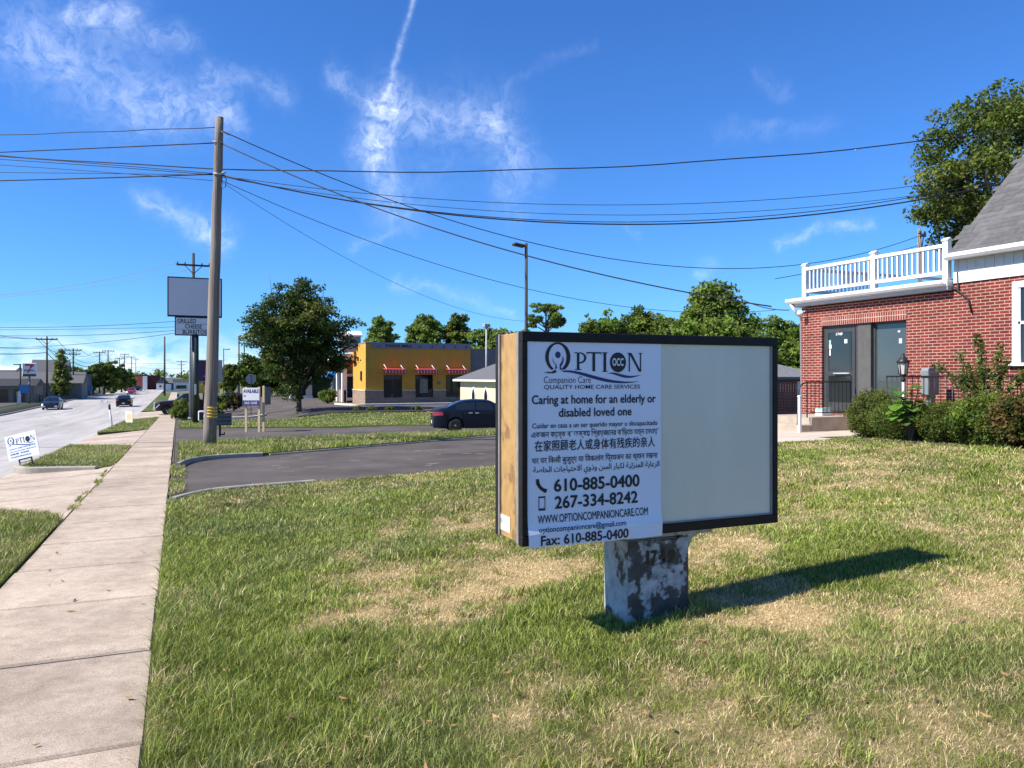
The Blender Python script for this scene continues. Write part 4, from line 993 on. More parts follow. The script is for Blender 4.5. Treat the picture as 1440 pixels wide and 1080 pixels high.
# main pole, leaning a little to the right
PB = (.97, 27.5, zs(.97, 27.5) + .03); tx, ty = P(308.5, 25.6); PT = (tx, ty, Zt(165, 25.6))
pole = thing('utility_pole', 'tall weathered wooden utility pole with yellow bands in the grass island', 'utility pole', PB)
def along(t): return tuple(PB[i] + (PT[i] - PB[i]) * t for i in range(3))
n = 14; rgp = random.Random(4); w0 = [(rgp.uniform(-.012, .012), rgp.uniform(-.012, .012)) for _ in range(n + 1)]
MB().tube([tuple(along(-.02 + 1.02 * i / n)[k] + (w0[i][k] if k < 2 and i else 0) for k in range(3)) for i in range(n + 1)], [.215 - .085 * i / n for i in range(n + 1)], 18).build('shaft', 'pole_wood', pole, True)
m = MB()
for z in (.92, 1.02, 1.12, 1.22):
    t = z / (PT[2] - PB[2]); m.tube([along(t), along(t + .007)], .221 - .085 * t, 18)
m.build('marker_band', 'band_yellow', pole, True)
def at_z(z):
    t = (z - PB[2]) / (PT[2] - PB[2]); return along(t)
m = MB()
c = at_z(8.42); m.tube([(c[0] + .1, c[1] - .12, 8.42), (c[0] + .24, c[1] - .18, 8.40)], .03).tube([(c[0] - .14, c[1] - .1, 8.36), (c[0] + .2, c[1] - .14, 8.36)], .035, 8)
c2 = at_z(9.5); m.tube([(c2[0] + .06, c2[1] - .12, 9.78), (c2[0] + .34, c2[1] - .12, 9.68)], .022).tube([(c2[0] - .2, c2[1] - .08, 9.42), (c2[0] + .14, c2[1] - .13, 9.42)], .02)
m.build('clamp', 'galv', pole, True)
MB().tube([(c[0] + .16, c[1] - .15, 8.4), (c[0] + .26, c[1] - .15, 8.2), (c[0] + .24, c[1] - .15, 7.95), (c[0] + .12, c[1] - .14, 7.85), (c[0] + .1, c[1] - .14, 8.1)], .012, 6).build('cable_loop', 'wire_black', pole, True)
MB().tube([(at_z(z)[0] + .18 - .006 * z, at_z(z)[1] - .05, z) for z in np.arange(-.5, 8.3, .8)], .011, 6).build('ground_wire', 'galv', pole, True)

def wire(label, a, b, mid, r=.016, mat='wire_black', grp='overhead wires at the wooden pole', n=40, wob=0.):
    """a, b = (px, py, depth) ends; hangs as a parabola through the height seen at (px, py) mid"""
    A = Vector((*P(a[0], a[2]), Zt(a[1], a[2]))); B = Vector((*P(b[0], b[2]), Zt(b[1], b[2])))
    d = ray(mid[0])                                    # where the sight plane of that column cuts the span
    ex, ey = B.x - A.x, B.y - A.y; s = (d[0] * A.y - d[1] * A.x) / (d[1] * ex - d[0] * ey)
    t = ((A.x + ex * s) * d[0] + (A.y + ey * s) * d[1]) / (d[0] ** 2 + d[1] ** 2)
    sag = (A.z + (B.z - A.z) * s - Zt(mid[1], t)) / (4 * s * (1 - s))
    pts = []
    for i in range(n + 1):
        q = i / n; p = A.lerp(B, q); p.z -= 4 * sag * q * (1 - q) + (wob * math.sin(q * 47) if wob else 0); pts.append(p)
    o = MB().tube(pts, r * .82, 6).build('overhead_wire', mat, None, loc=tuple(A)); tag(o, label, 'wire', grp); return o
PD = 25.55
def pw(px, py): return (px, py, PD)
wire('topmost black wire running left from the top of the wooden pole', pw(303, 179), (-570, 205, 24.6), (0, 190), wob=.012)
wire('twisted black wire crossing behind the wooden pole from upper left to the right tree', (-600, 140, 25.8), (1500, 172, 26.2), (700, 240), .024, wob=.02)
wire('thick black wire running left from below the top of the wooden pole', pw(302, 201), (-570, 236, 24.6), (0, 214), .024)
wire('highest of the thin wires running left from the clamp of the wooden pole', pw(299, 244), (-570, 190, 24.6), (0, 220), .014)
wire('second thin wire running left from the clamp of the wooden pole', pw(299, 246), (-570, 198, 24.6), (0, 224), .014)
wire('thin wire running left from the clamp, crossing the lower cables', pw(299, 254), (-570, 205, 24.6), (0, 232), .011)
wire('thin flat wire running left from the clamp above the thick cable', pw(299, 246), (-570, 240, 24.6), (0, 242.5), .012)
wire('thick lowest cable running left from the clamp of the wooden pole', pw(299, 245), (-570, 262, 24.6), (0, 254), .026)
wire('black service wire dropping from the pole top to the pole behind the house', pw(312, 184), (1292, 332, 44), (800, 353), .02)
wire('black service cable dropping from the pole to the corner of the house eaves', pw(312, 202), (1085, 431, 21.3), (735, 358), .022)
wire('thin wire dropping from the clamp to beyond the evergreen trees', pw(312, 254), (1090, 436, 38), (700, 396), .013)
wire('thinnest wire dropping from the clamp to behind the yellow restaurant', pw(312, 256), (760, 452, 52), (560, 400), .010)
wire('upper thin wire running right from the clamp to the tree above the roof', pw(311, 247), (1500, 228, 26.2), (760, 287), .012)
wire('second thin wire running right from the clamp to the tree above the roof', pw(311, 249), (1500, 238, 26.2), (760, 300), .011)
wire('thick double cable running right from the clamp to the tree above the roof', pw(311, 246), (1500, 236, 26.2), (760, 312), .028)
wire('lowest cable running right beside the thick double cable', pw(311, 247), (1500, 230, 26.2), (760, 309.5), .016)
wire('short cable sloping from behind the balcony to the pole behind the house', (1090, 392, 40), (1292, 345, 44), (1200, 370), .02)
wire('looping cable end hanging at the corner of the house eaves', (1008, 398, 22.6), (1110, 436, 21.0), (1060, 428), .016)

# street-side poles with cross-arms
def xpole(label, x, y, top, arms, r=.15, mat='pole_dark', grp='far wooden utility poles along the road'):
    b = zs(0, y) - .1; o = thing('utility_pole', label, 'utility pole', (x, y, b), 0, grp); H_ = top - b
    MB().tube([(0, 0, -.2), (0, 0, H_)], [r, r * .62], 10).build('shaft', mat, o)
    for (dz, hw) in arms:
        m = MB(); m.box(-hw, hw, -r * .7 - .12, -r * .7, H_ - dz - .07, H_ - dz + .07)
        m.tube([(-hw * .55, -r, H_ - dz), (0, -r, H_ - dz - .7)], .03, 5).tube([(hw * .55, -r, H_ - dz), (0, -r, H_ - dz - .7)], .03, 5)
        m.build('crossarm', mat, o)
        for k in (-.94, -.5, .5, .94): MB().lathe([(.05, 0), (.07, .06), (.04, .1), (.06, .16), (.02, .2)], (hw * k, -r * .7 - .06, H_ - dz + .07), 8).build('insulator', 'back_grey', o)
    return o
xpole('dark utility pole with one cross-arm rising behind the blank grey pole sign', *P(272, 62), Zt(356, 62), [(1.0, 1.25)], .17)
lps = [(66, 110, 473, [(.45, 1.35)], 'nearest of the dark poles across the road, beside the convenience store sign'), (103, 133, 490, [(.3, 1.3), (1.0, 1.1)], 'leaning double-armed pole across the road in front of the dark store'),
       (140, 177, 494, [(.3, 1.2)], 'short-armed pole across the road before the wooded stretch'), (152, 198, 492, [(.3, 1.4)], 'taller pole across the road before the wooded stretch'),
       (168, 237, 503, [(.3, 1.3)], 'far pole across the road right of the wooded stretch'), (175, 259, 497, [(.3, 1.3), (1.2, 1.2)], 'far double-armed pole across the road near the bend'),
       (185, 298, 501, [(.3, 1.3)], 'very distant pole across the road left of the red block'), (191, 328, 504, [(.3, 1.3)], 'most distant pole across the road beside the red block')]
tops = []
for (px, t, py, arms, lb) in lps:
    x, y = P(px, t); xpole(lb, x, y, Zt(py, t), arms, .17); tops.append(Vector((x, y, Zt(py, t))))
xpole('bare dark pole standing beside the road verge in front of the white houses', *P(231.5, 150), Zt(473, 150), [], .2)
xpole('distant pole with transformer beyond the dark pickup', *P(255, 250), Zt(507, 250), [(.3, 1.6), (1.4, 1.2)], .2)
xpole('slim dark pole left of the street tree crown', *P(336, 108), Zt(474, 108), [], .13)
xpole('slim dark pole close to the street tree crown', *P(343.5, 112), Zt(481, 112), [], .13)
xpole('grey wooden pole rising behind the balcony rail of the brick house', *P(1293, 44), Zt(322, 44), [(.4, .25)], .16, 'pole_wood')
def chain(label, pts, r, sag, mat='wire_black', grp='wires along the road'):
    out = []
    for a, b in zip(pts[:-1], pts[1:]):
        for i in range(16):
            q = i / 16; p = a.lerp(b, q); p.z -= 4 * sag * q * (1 - q); out.append(p)
    out.append(pts[-1]); o = MB().tube(out, r, 5).build('overhead_wire', mat, None, loc=tuple(out[0])); return tag(o, label, 'wire', grp)
left = Vector((-24, 60, 7.6))
for k, (dx, dz, lb) in enumerate(((-1.2, -.3, 'road wire on the outer ends of the far cross-arms'), (1.2, -.3, 'road wire on the inner ends of the far cross-arms'), (0, -2.3, 'thick low communication cable strung along the far poles'), (.1, -1.6, 'thin low cable strung along the far poles'))):
    chain(lb, [left + Vector((dx, 0, dz))] + [p + Vector((dx, 0, dz)) for p in tops], .03 if k != 2 else .05, 1.0)
XA = 62
def cross(label, a, b, mid, r, mat='wire_black'): wire(label, a, b, mid, r, mat, 'wires crossing the road')
cross('upper pale wire from the dark cross-arm pole to the left over the road', (250, 369, XA), (-200, 424, 52), (0, 415), .020, 'wire_pale')
cross('lower pale wire from the dark cross-arm pole to the left over the road', (262, 380, XA), (-200, 428, 52), (0, 418), .016, 'wire_pale')
cross('upper dark wire crossing the road behind the reader board', (268, 450, XA), (-200, 452, 60), (130, 458.5), .022)
cross('middle dark wire crossing the road behind the reader board', (268, 459, XA), (-200, 462, 60), (130, 462.5), .018)
cross('lower dark wire crossing the road behind the reader board', (268, 463, XA), (-200, 462, 60), (130, 471), .022)
cross('lowest dark wire crossing the road to the pole by the store', (268, 465, XA), (-100, 484, 90), (110, 484), .024)
cross('flat dark wire spanning the road far down the street', (320, 506, 150), (150, 509, 190), (230, 511), .03)
cross('lower flat wire spanning the road far down the street', (320, 514, 150), (150, 514, 190), (230, 518), .03)

# blank pylon sign with a changeable letter board
ps = thing('pylon_sign', 'tall pylon sign with blank grey panel above a letter board', 'sign', (1.05, 52.3, zs(1, 52.3)))
MB().box(-.59, 2.56, 51.85, 52.25, 5.38, 7.83).build('panel_frame', 'frame_dark', ps, True, bevel=.02)
MB().box(-.52, 2.49, 51.835, 51.86, 5.46, 7.75).build('blank_panel', 'panel_grey', ps, True)
MB().box(-.17, 2.1, 51.9, 52.2, 4.22, 5.365).build('board_frame', 'frame_dark', ps, True, bevel=.015)
bd = MB().box(-.11, 2.04, 51.885, 51.91, 4.28, 5.31).build('letter_board', 'board_face', ps, True)
for s_, x0, x1, z in (('GRILLED', -.02, 1.05, 5.0), ('CHEESE', .42, 1.38, 4.66), ('BURRITOS', .28, 1.68, 4.31)):
    letter('board_lettering', s_, bd, 'ink', (0, 51.88, 0), U, V, x0, x1, z, .26, .02)
m = MB()
for z in (4.94, 4.60): m.box(-.11, 2.04, 51.878, 51.884, z - .008, z + .008)
m.build('letter_rail', 'back_grey', bd, True)
MB().tube([(1.03, 52.05, -1.5), (1.0, 52.05, 4.3)], .20, 14).build('post', 'post_green', ps, True)
MB().box(.94, 1.06, 51.835, 51.86, .55, 1.2).build('notice', 'label_white', ps, True)
pp = thing('metal_pole', 'slim pale metal pole standing close behind the pylon sign post', 'pole', (*P(267.5, 56), -1.4)); MB().tube([(0, 0, 0), (0, 0, 9.0)], [.09, .06], 10).build('shaft', 'galv', pp); MB().lathe([(.16, 0), (.16, .06), (.1, .1)], n=10).build('base_plate', 'galv', pp)

# small signs on posts
sg = thing('sign_back', 'dark grey back of a small low sign on a post right of the wooden pole', 'sign', (1.66, 35.3, zs(1.66, 35.3)))
MB().box(-.47, .47, -.03, .03, .42, .94).build('sign_panel', 'back_grey', sg, bevel=.008)
m = MB()
for z in (.42, .59, .76, .91): m.box(-.47, .47, -.045, -.031, z, z + .03)
m.build('frame_rib', 'frame_dark', sg)
MB().box(-.045, .045, .032, .1, -.1, .9).build('post', 'stake_black', sg); MB().box(.05, .2, .03, .09, .0, .06).box(.16, .2, .03, .09, .06, .13).build('foot', 'stake_black', sg)
bx = thing('service_box', 'white rimmed dark service box left of the wooden pole', 'utility box', (*P(285, 46), Zt(592, 46) - .05))
MB().box(-.25, .25, -.12, .12, .05, .66).build('box_body', 'sign_white', bx, bevel=.08, seg=3); MB().box(-.2, .25, -.135, -.12, .12, .58).build('box_door', 'box_dark', bx); MB().box(-.06, .06, -.06, .06, -.3, .06).build('stalk', 'galv', bx)
av = thing('realty_sign', 'white and navy property sign on new wooden posts by the drive', 'sign', (3.2, 38.6, zs(3.2, 38.6)), R(-24))
MB().box(-.39, .40, -.03, .0, 1.20, 2.06).build('sign_panel', 'sign_white', av); pb = bpy.data.objects[av.children[0].name]
MB().box(-.385, .395, -.035, -.0305, 1.21, 1.46).build('panel_band', 'sign_navy', pb)
letter('sign_lettering', 'AVAILABLE', None, 'sign_navy', (0, -.034, 0), U, V, -.36, .37, 1.82, .17, .03).parent = pb
letter('sign_lettering', 'SALE / LEASE', None, 'sign_white', (0, -.0375, 0), U, V, -.3, .3, 1.29, .11, .02).parent = pb
MB().lathe([(.045, 0), (.045, .004)], (-.3, -.0345, 1.68), 12, 'y').build('emblem', 'sign_red', pb)
for p in ((-.26, .03), (.36, .03), (.50, .25)): MB().box(p[0] - .05, p[0] + .05, p[1], p[1] + .09, -.1, 2.1 if p[0] < .4 else 2.15).build('post', 'wood_new', av)
MB().cbox((.52, .75, 1.66), (.03, .8, .86), R(-4)).build('side_panel', 'back_grey', av)
cb = thing('verge_sign', 'small cream board sign standing in the road verge', 'sign', (-2.85, 55.0, zs(0, 55)), R(-50))
MB().box(-.34, .34, -.015, .015, .06, .76).build('sign_panel', 'cream_board', cb); m = MB()
MB().box(-.2, .2, -.019, -.0155, .25, .62).build('print', 'wood_new', cb)
for x in (-.25, .25): MB().box(x - .015, x + .015, .016, .03, -.2, .7).build('stake', 'stake_black', cb)
dl = thing('road_delineator', 'slim leaning white delineator post at the road kerb', 'marker post', (-3.5, 50.5, zs(0, 50.5)))
MB().tube([(0, 0, -.1), (-.14, 0, 1.0)], .05, 8).build('post', 'sign_white', dl); MB().tube([(-.135, 0, .96), (-.165, 0, 1.28)], .062, 8).build('reflector', 'box_dark', dl)
ss_ = thing('stop_sign', 'grey back of an octagonal stop sign left of the street tree', 'sign', (*P(353, 60), -1.5))
z = Zt(533, 60) + 1.5; MB().prism([(.38 * math.cos(a) / math.cos(math.pi / 8), z + .38 * math.sin(a) / math.cos(math.pi / 8)) for a in [math.pi / 8 + k * math.pi / 4 for k in range(8)]], 'y', -.01, .01).build('sign_plate', 'galv', ss_)
MB().box(-.03, .03, -.04, -.011, 0, z + .3).build('post', 'back_grey', ss_)
# restaurant's purple monument sign, mostly hidden by the poles
pu = thing('restaurant_sign', 'purple roadside panel sign with a bell emblem half hidden by poles', 'sign', (*P(293, 74), -1.6), R(0))
MB().box(-1.35, 1.25, -.2, .2, 2.75, 4.9).build('panel_frame', 'galv', pu, bevel=.05); f = MB().box(-1.28, .85, -.215, -.2, 2.85, 4.82).build('sign_face', 'sign_purple', pu)
m = MB(); m.prism([(-.55, 3.3), (-.2, 3.5), (-.1, 4.1), (.1, 4.45), (.35, 4.1), (.42, 3.5), (.6, 3.3), (.1, 3.15)], 'y', -.22, -.2155); m.build('bell_emblem', 'sign_lilac', f)
MB().box(-1.1, 1.0, -.15, .15, 1.7, 2.5).build('lower_panel', 'band_yellow', pu, bevel=.02); MB().box(-.5, .5, -.1, .1, -.1, 2.75).build('post', 'back_grey', pu)
# lamps
def lampost(label, px, t, top, base, arm, r=.07, mat='pole_dark', head=(.5, .22, .09)):
    x, y = P(px, t); o = thing('lamp_pole', label, 'street lamp', (x, y, base)); H_ = Zt(top, t) - base
    MB().tube([(0, 0, 0), (0, 0, H_)], [r, r * .8], 10).build('shaft', mat, o)
    MB().box(-.22, .22, -.22, .22, 0, .5).build('base_block', 'kerb_concrete', o)
    if arm: MB().tube([(0, 0, H_ - .12), (arm * .5, 0, H_ - .1)], .03, 6).build('arm', mat, o)
    c = (arm, 0, H_ - .1); MB().cbox(c, head, 0, Euler((0, R(-8) * (1 if arm > 0 else -1 if arm else 0), 0))).build('lamp_head', mat, o, bevel=.03); return o
lampost('dark square lamp pole rising behind the big cabinet sign', 740, 31, 342, -.5, -.32, .075, 'pole_dark', (.5, .34, .1))
lampost('pale lamp pole in front of the grey end of the yellow restaurant', 684, 62, 456, -.9, 0, .09, 'galv', (.5, .5, .28))
lampost('thin distant lamp pole above the dark fuel canopy', 314.5, 92, 490, -1.8, .5, .06)

# ------------------------------------------------------------------ restaurant, chapel-like house and the far street
mk('stucco_yellow', (.60, .30, .038), .85, .06, 1.5, bump=.1, bscale=30)
mk('stucco_grey', (.19, .17, .16), .85, .1, 1)
mk_brick('wainscot', (.36, .26, .19), (.30, .21, .16), (.24, .19, .15), bw=.4, bh=.2, mo=.012)
mk('fascia_grey', (.22, .22, .24), .6, .06, 1)
mk('awning_red', (.52, .05, .05), .6, .12, 6)
mk('awning_trim', (.75, .6, .55), .6, .1, 6)
mk('awning_blue', (.03, .22, .55), .6, .1, 6)
mk('white_paint', (.76, .76, .74), .5, .06, 2)
mk('cream_wall', (.66, .57, .36), .85, .07, 1.2)
mk('roof_grey', (.085, .085, .088), .95, col2=(.13, .13, .133), scale=5, detail=9)
mk('roof_brown', (.12, .065, .048), .92, col2=(.17, .095, .07), scale=4, detail=9)
mk('dark_front', (.03, .028, .026), .7, .2, 2)
mk('wall_tan', (.20, .165, .125), .85, .1, 1)
mk('wall_greyb', (.17, .16, .145), .85, .1, 1)
mk('wall_redb', (.40, .10, .07), .85, .15, 1)
mk('wall_maroon', (.10, .03, .03), .85, .15, 1)
mk('roof_pale', (.60, .62, .65), .6, .08, 1)
mk('poster', (.35, .30, .22), .5, col2=(.10, .12, .08), scale=5)

TX0, TX1, TY0, TY1, TB, TT = 16.2, 26.7, 72.0, 90.0, -.92, 4.93
tb = thing('restaurant', 'yellow stucco fast food restaurant with three red striped awnings and stone base', 'restaurant', (TX0, TY0, TB))
def wallseg(m, x0, x1, z0, z1): m.box(x0, x1, TY0, TY0 + .3, z0, z1)
def WX(px): d = ray(px); return d[0] * TY0 / d[1]
wins = [(WX(539.5), WX(565.5)), (WX(584), WX(609)), (WX(627), WX(652))]
WZ0, WZ1, BZ = Zt(559, 73.5), Zt(527, 73.5), Zt(548, 73.5)
m = MB(); wallseg(m, TX0, TX1, WZ1, TT - .12); xs = [TX0] + [v for w in wins for v in w] + [TX1]
for i in range(0, 8, 2): wallseg(m, xs[i], xs[i + 1], BZ, WZ1)
m.box(TX0, TX0 + .3, TY0 + .3, TY0 + 5.6, BZ, TT - .12).box(TX1 - .3, TX1, TY0 + .3, TY1, BZ, TT - .12).box(TX0, TX0 + .3, TY0 + 5.6, TY1, TB + 2.9, TT - .8)
m.build('wall', 'stucco_yellow', tb, True)
m = MB()
for i in range(0, 8, 2): m.box(xs[i] - (.06 if i == 0 else 0), xs[i + 1], TY0 - .06, TY0 + .3, TB - .3, BZ - .004)
for w in wins: m.box(w[0], w[1], TY0 - .06, TY0 + .3, TB - .3, WZ0)
m.box(TX0 - .06, TX0 + .3, TY0 + .302, TY0 + 5.6, TB - .3, BZ - .004); m.build('stone_base', 'wainscot', tb, True)
m = MB()
for i in range(0, 8, 2): m.box(xs[i] - (.1 if i == 0 else 0), xs[i + 1], TY0 - .1, TY0 - .062, BZ - .1, BZ)
m.box(TX0 - .1, TX0 - .062, TY0 - .06, TY0 + 5.6, BZ - .1, BZ); m.build('base_ledge', 'cream_wall', tb, True)
for w in wins:
    f = MB(); f.box(w[0], w[0] + .07, TY0 + .1, TY0 + .2, WZ0, WZ1).box(w[1] - .07, w[1], TY0 + .1, TY0 + .2, WZ0, WZ1).box(w[0] + .07, w[1] - .07, TY0 + .1, TY0 + .2, WZ0, WZ0 + .07)
    f = f.build('window', 'dark_front', tb, True); MB().box(w[0] + .07, w[1] - .07, TY0 + .14, TY0 + .16, WZ0 + .07, WZ1).build('pane', 'glass_dark', f, True)
    if w is wins[1]: MB().box(w[0] + .5, w[1] - .5, TY0 + .12, TY0 + .135, WZ0 + .4, WZ1 - .4).build('poster', 'poster', f, True)
    # awning: striped valance, frame and two tie rods
    az0, az1 = Zt(526, 73), Zt(519.5, 73); a0, a1 = w[0] - .1, w[1] + .15
    aw = MB(); aw.prism([(TY0 - .005, az1 + .12), (TY0 - 1.0, az1), (TY0 - 1.0, az0), (TY0 - .98, az0), (TY0 - .98, az1 - .03), (TY0 - .005, az1 + .08)], 'x', a0, a1); aw = aw.build('awning', 'awning_red', tb, True)
    m = MB(); n = 7
    for k in range(n): x = a0 + .12 + (a1 - a0 - .24) * k / (n - 1); m.box(x - .03, x + .03, TY0 - 1.012, TY0 - 1.002, az0 + .08, az1 - .1)
    m.build('awning_stripe', 'awning_trim', aw, True)
    for x in (a0 + .2, a1 - .25): MB().tube([(x, TY0 - .9, az1), (x - .1, TY0 - .02, Zt(512, 73))], .035, 6).build('tie_rod', 'awning_trim', aw, True)
MB().box(TX0 + .55, TX1 + .02, TY0 - .08, TY0 - .002, Zt(489.8, 73), Zt(482.3, 73)).build('fascia', 'fascia_grey', tb, True)
fas = tb.children[-1]
fas = [c for c in tb.children if c.name.startswith('fascia')][0]
letter('wall_lettering', 'TACO BELL', fas, 'ink', (0, TY0 - .085, 0), U, V, WX(541), WX(580), Zt(487.6, 73), .23, .05, spacing=1.05)
for px in (531.5, 589.5, 606.5, 622.5, 639, 654.5): MB().lathe([(.09, 0), (.09, .1), (.05, .14)], (WX(px), TY0 - .22, Zt(486, 73)), 8, 'y').build('spot_light', 'ink', fas, True)
MB().box(TX0 - .03, TX1 + .05, TY0 - .06, TY0 + .34, TT - .118, TT).build('parapet_cap', 'fascia_grey', tb, True)
m = MB(); m.box(TX0 - .03, TX0 + .34, TY0 + .34, TY0 + 5.6, TT - .118, TT); m.build('parapet_cap', 'fascia_grey', tb, True)
MB().box(TX0 + .3, TX1 - .3, TY0 + .3, TY1 - .3, TT - .9, TT - .8).build('roof', 'roof_grey', tb, True)
MB().box(TX1 + .004, TX1 + 10, TY0 + .4, TY1, TB - .3, Zt(491, 76)).build('service_wing', 'stucco_grey', tb, True)
MB().box(TX1 + .004, TX1 + 10, TY0 + .36, TY0 + .5, Zt(491, 76), Zt(490, 76)).build('wing_cap', 'fascia_grey', tb, True)
MB().box(WX(615), WX(619), TY0 - .05, TY0 - .003, Zt(541, 73), Zt(536.5, 73)).build('wall_box', 'stucco_grey', tb, True)
MB().box(TX0 - .12, TX0 - .003, TY0 + 1.5, TY0 + 1.9, 1.3, 2.2).build('wall_lamp', 'ink', tb, True)
# entrance: white framed vestibule with a red canopy and a blue awning on the road side
for (y, h_) in ((TY0 + 6.2, 3.6), (TY0 + 9.0, 3.6), (TY0 + 12.0, 3.6)): MB().box(TX0 - 1.0, TX0 - .5, y, y + .45, TB, TB + h_).build('entrance_column', 'white_paint', tb, True, bevel=.02)
MB().box(TX0 - .8, TX0 - .6, TY0 + 6.2, TY0 + 12.4, TB - .1, TB + 1.25).build('entrance_base', 'wainscot', tb, True)
MB().box(TX0 - .72, TX0 - .66, TY0 + 6.7, TY0 + 12.0, TB + 1.26, TB + 3.3).build('entrance_glass', 'glass_dark', tb, True)
MB().box(TX0 - 1.3, TX0 + .0, TY0 + 5.7, TY0 + 12.9, TB + 3.62, TB + 4.3).build('entrance_canopy', 'awning_red', tb, True, bevel=.02)
MB().box(TX0 - 1.25, TX0 + .1, TY0 + 5.8, TY0 + 12.8, TB + 4.31, TB + 4.9).build('entrance_sign', 'white_paint', tb, True)
MB().prism([(TX0 - 1.02, TB + 3.2), (TX0 - 2.0, TB + 2.6), (TX0 - 2.0, TB + 2.4), (TX0 - 1.02, TB + 2.4)], 'y', TY0 + 9.5, TY0 + 12.9).build('side_awning', 'awning_blue', tb, True)
# curved white roof shell above the corner: a bent sheet, high at the back, curling forward
rx, ry, rz = WX(511) - .95, TY0 + 3.2, TT + .1
arc_ = [(ry + 1.7 - 1.9 * math.cos(R(a)), rz + .05 + 1.15 * math.sin(R(a))) for a in range(35, 106, 7)]
up = arc_; lo = [(p[0] + .12, p[1] - .14) for p in arc_]
MB().prism(up + lo[::-1], 'x', rx - .45, rx + 1.6).build('roof_shell', 'white_paint', tb, True)
MB().prism([(rx - .54, rz - .2), (rx - .54, rz + .1), (rx - .9, rz + .75), (rx - .56, rz + 1.05), (rx - .4, rz + 1.0), (rx - .35, rz - .2)], 'y', ry + 1.0, ry + 1.6).build('shell_flare', 'white_paint', tb, True)
MB().box(rx - .3, rx + 1.6, ry + .9, ry + 2.2, TT - .8, rz + .62).build('roof_unit', 'galv', tb, True)

# small cream house with pointed arch windows
CX, CY0, CY1, CE = 19.5, 45.5, 54.8, 1.42
ch = thing('cream_house', 'small cream walled house with grey hip roof and pointed arch windows', 'house', (CX, 50, -.9))
m = MB(); m.box(CX, 27, CY0, CY1, -1.1, CE); m.build('wall', 'cream_wall', ch, True)
m = MB(); e = .45; a = [(CX - e, CY0 - e), (27 + e, CY0 - e), (27 + e, CY1 + e), (CX - e, CY1 + e)]; r0, r1 = (23.25, CY0 + 3.6), (23.25, CY1 - 3.6)
vs = [(p[0], p[1], CE + .05) for p in a] + [(r0[0], r0[1], CE + 2.0), (r1[0], r1[1], CE + 2.0)]; m.add(vs, [(0, 1, 4), (1, 2, 5, 4), (2, 3, 5), (3, 0, 4, 5)]); m.build('roof', 'roof_grey', ch, True)
m = MB(); m.box(CX - e, 27 + e, CY0 - e, CY1 + e, CE - .09, CE + .045); m.build('eaves', 'white_paint', ch, True)
def arch(y, w, z0, z1, k=1.): 
    pts = [(y - w, z0), (y + w, z0), (y + w, z1 - w * 1.6)]; n = 5
    for i in range(1, n + 1): t = i / n; pts.append((y + w * (1 - t ** 1.5), z1 - w * 1.6 * (1 - t)))
    for i in range(n - 1, -1, -1): t = i / n; pts.append((y - w * (1 - t ** 1.5), z1 - w * 1.6 * (1 - t)))
    return pts
for px in (666.5, 684, 701, 718):
    d = ray(px); y = CX / d[0] * d[1]
    if y < CY0 + .5: continue
    f = MB().prism(arch(y, .38, -.50, 1.02), 'x', CX - .05, CX - .003).build('window', 'white_paint', ch, True); MB().prism(arch(y, .29, -.42, .86), 'x', CX - .058, CX - .0505).build('pane', 'glass_dark', f, True)

# mansard restaurant behind the street tree
mr = thing('mansard_building', 'low building with brown mansard roof behind the street tree', 'building', (*P(452, 96), -.9), R(0))
m = MB(); m.box(-3.6, 10, 0, 12, -.2, 2.9); m.build('wall', 'dark_front', mr)
m = MB(); m.add([(-4.4, -.8, 2.6), (10.8, -.8, 2.6), (10.8, 12.8, 2.6), (-4.4, 12.8, 2.6), (-2.6, 1.2, 5.3), (9, 1.2, 5.3), (9, 11, 5.3), (-2.6, 11, 5.3)], [(0, 1, 5, 4), (1, 2, 6, 5), (2, 3, 7, 6), (3, 0, 4, 7), (4, 5, 6, 7), (0, 3, 2, 1)]); m.build('roof', 'roof_brown', mr)
for x in (-3.5, -1.6): MB().box(x - .35, x + .35, -.75, -.3, -.2, 2.6).build('column', 'cream_wall', mr)
MB().box(-3.0, -2.1, -.1, -.005, .3, 2.2).build('window', 'glass_dark', mr); MB().box(-3.9, -1.2, -.9, -.3, -.2, .25).build('porch_wall', 'white_paint', mr)
# fuel canopy far off
fc = thing('fuel_canopy', 'dark flat fuel canopy beyond the wooden pole', 'canopy', (*P(322, 125), -1.9))
MB().box(-2.6, 2.2, -3, 3, 4.0, 4.75).build('canopy_roof', 'dark_front', fc)
for x in (-1.6, 1.4): MB().box(x - .15, x + .15, -.15, .15, 0, 4.0).build('column', 'white_paint', fc)

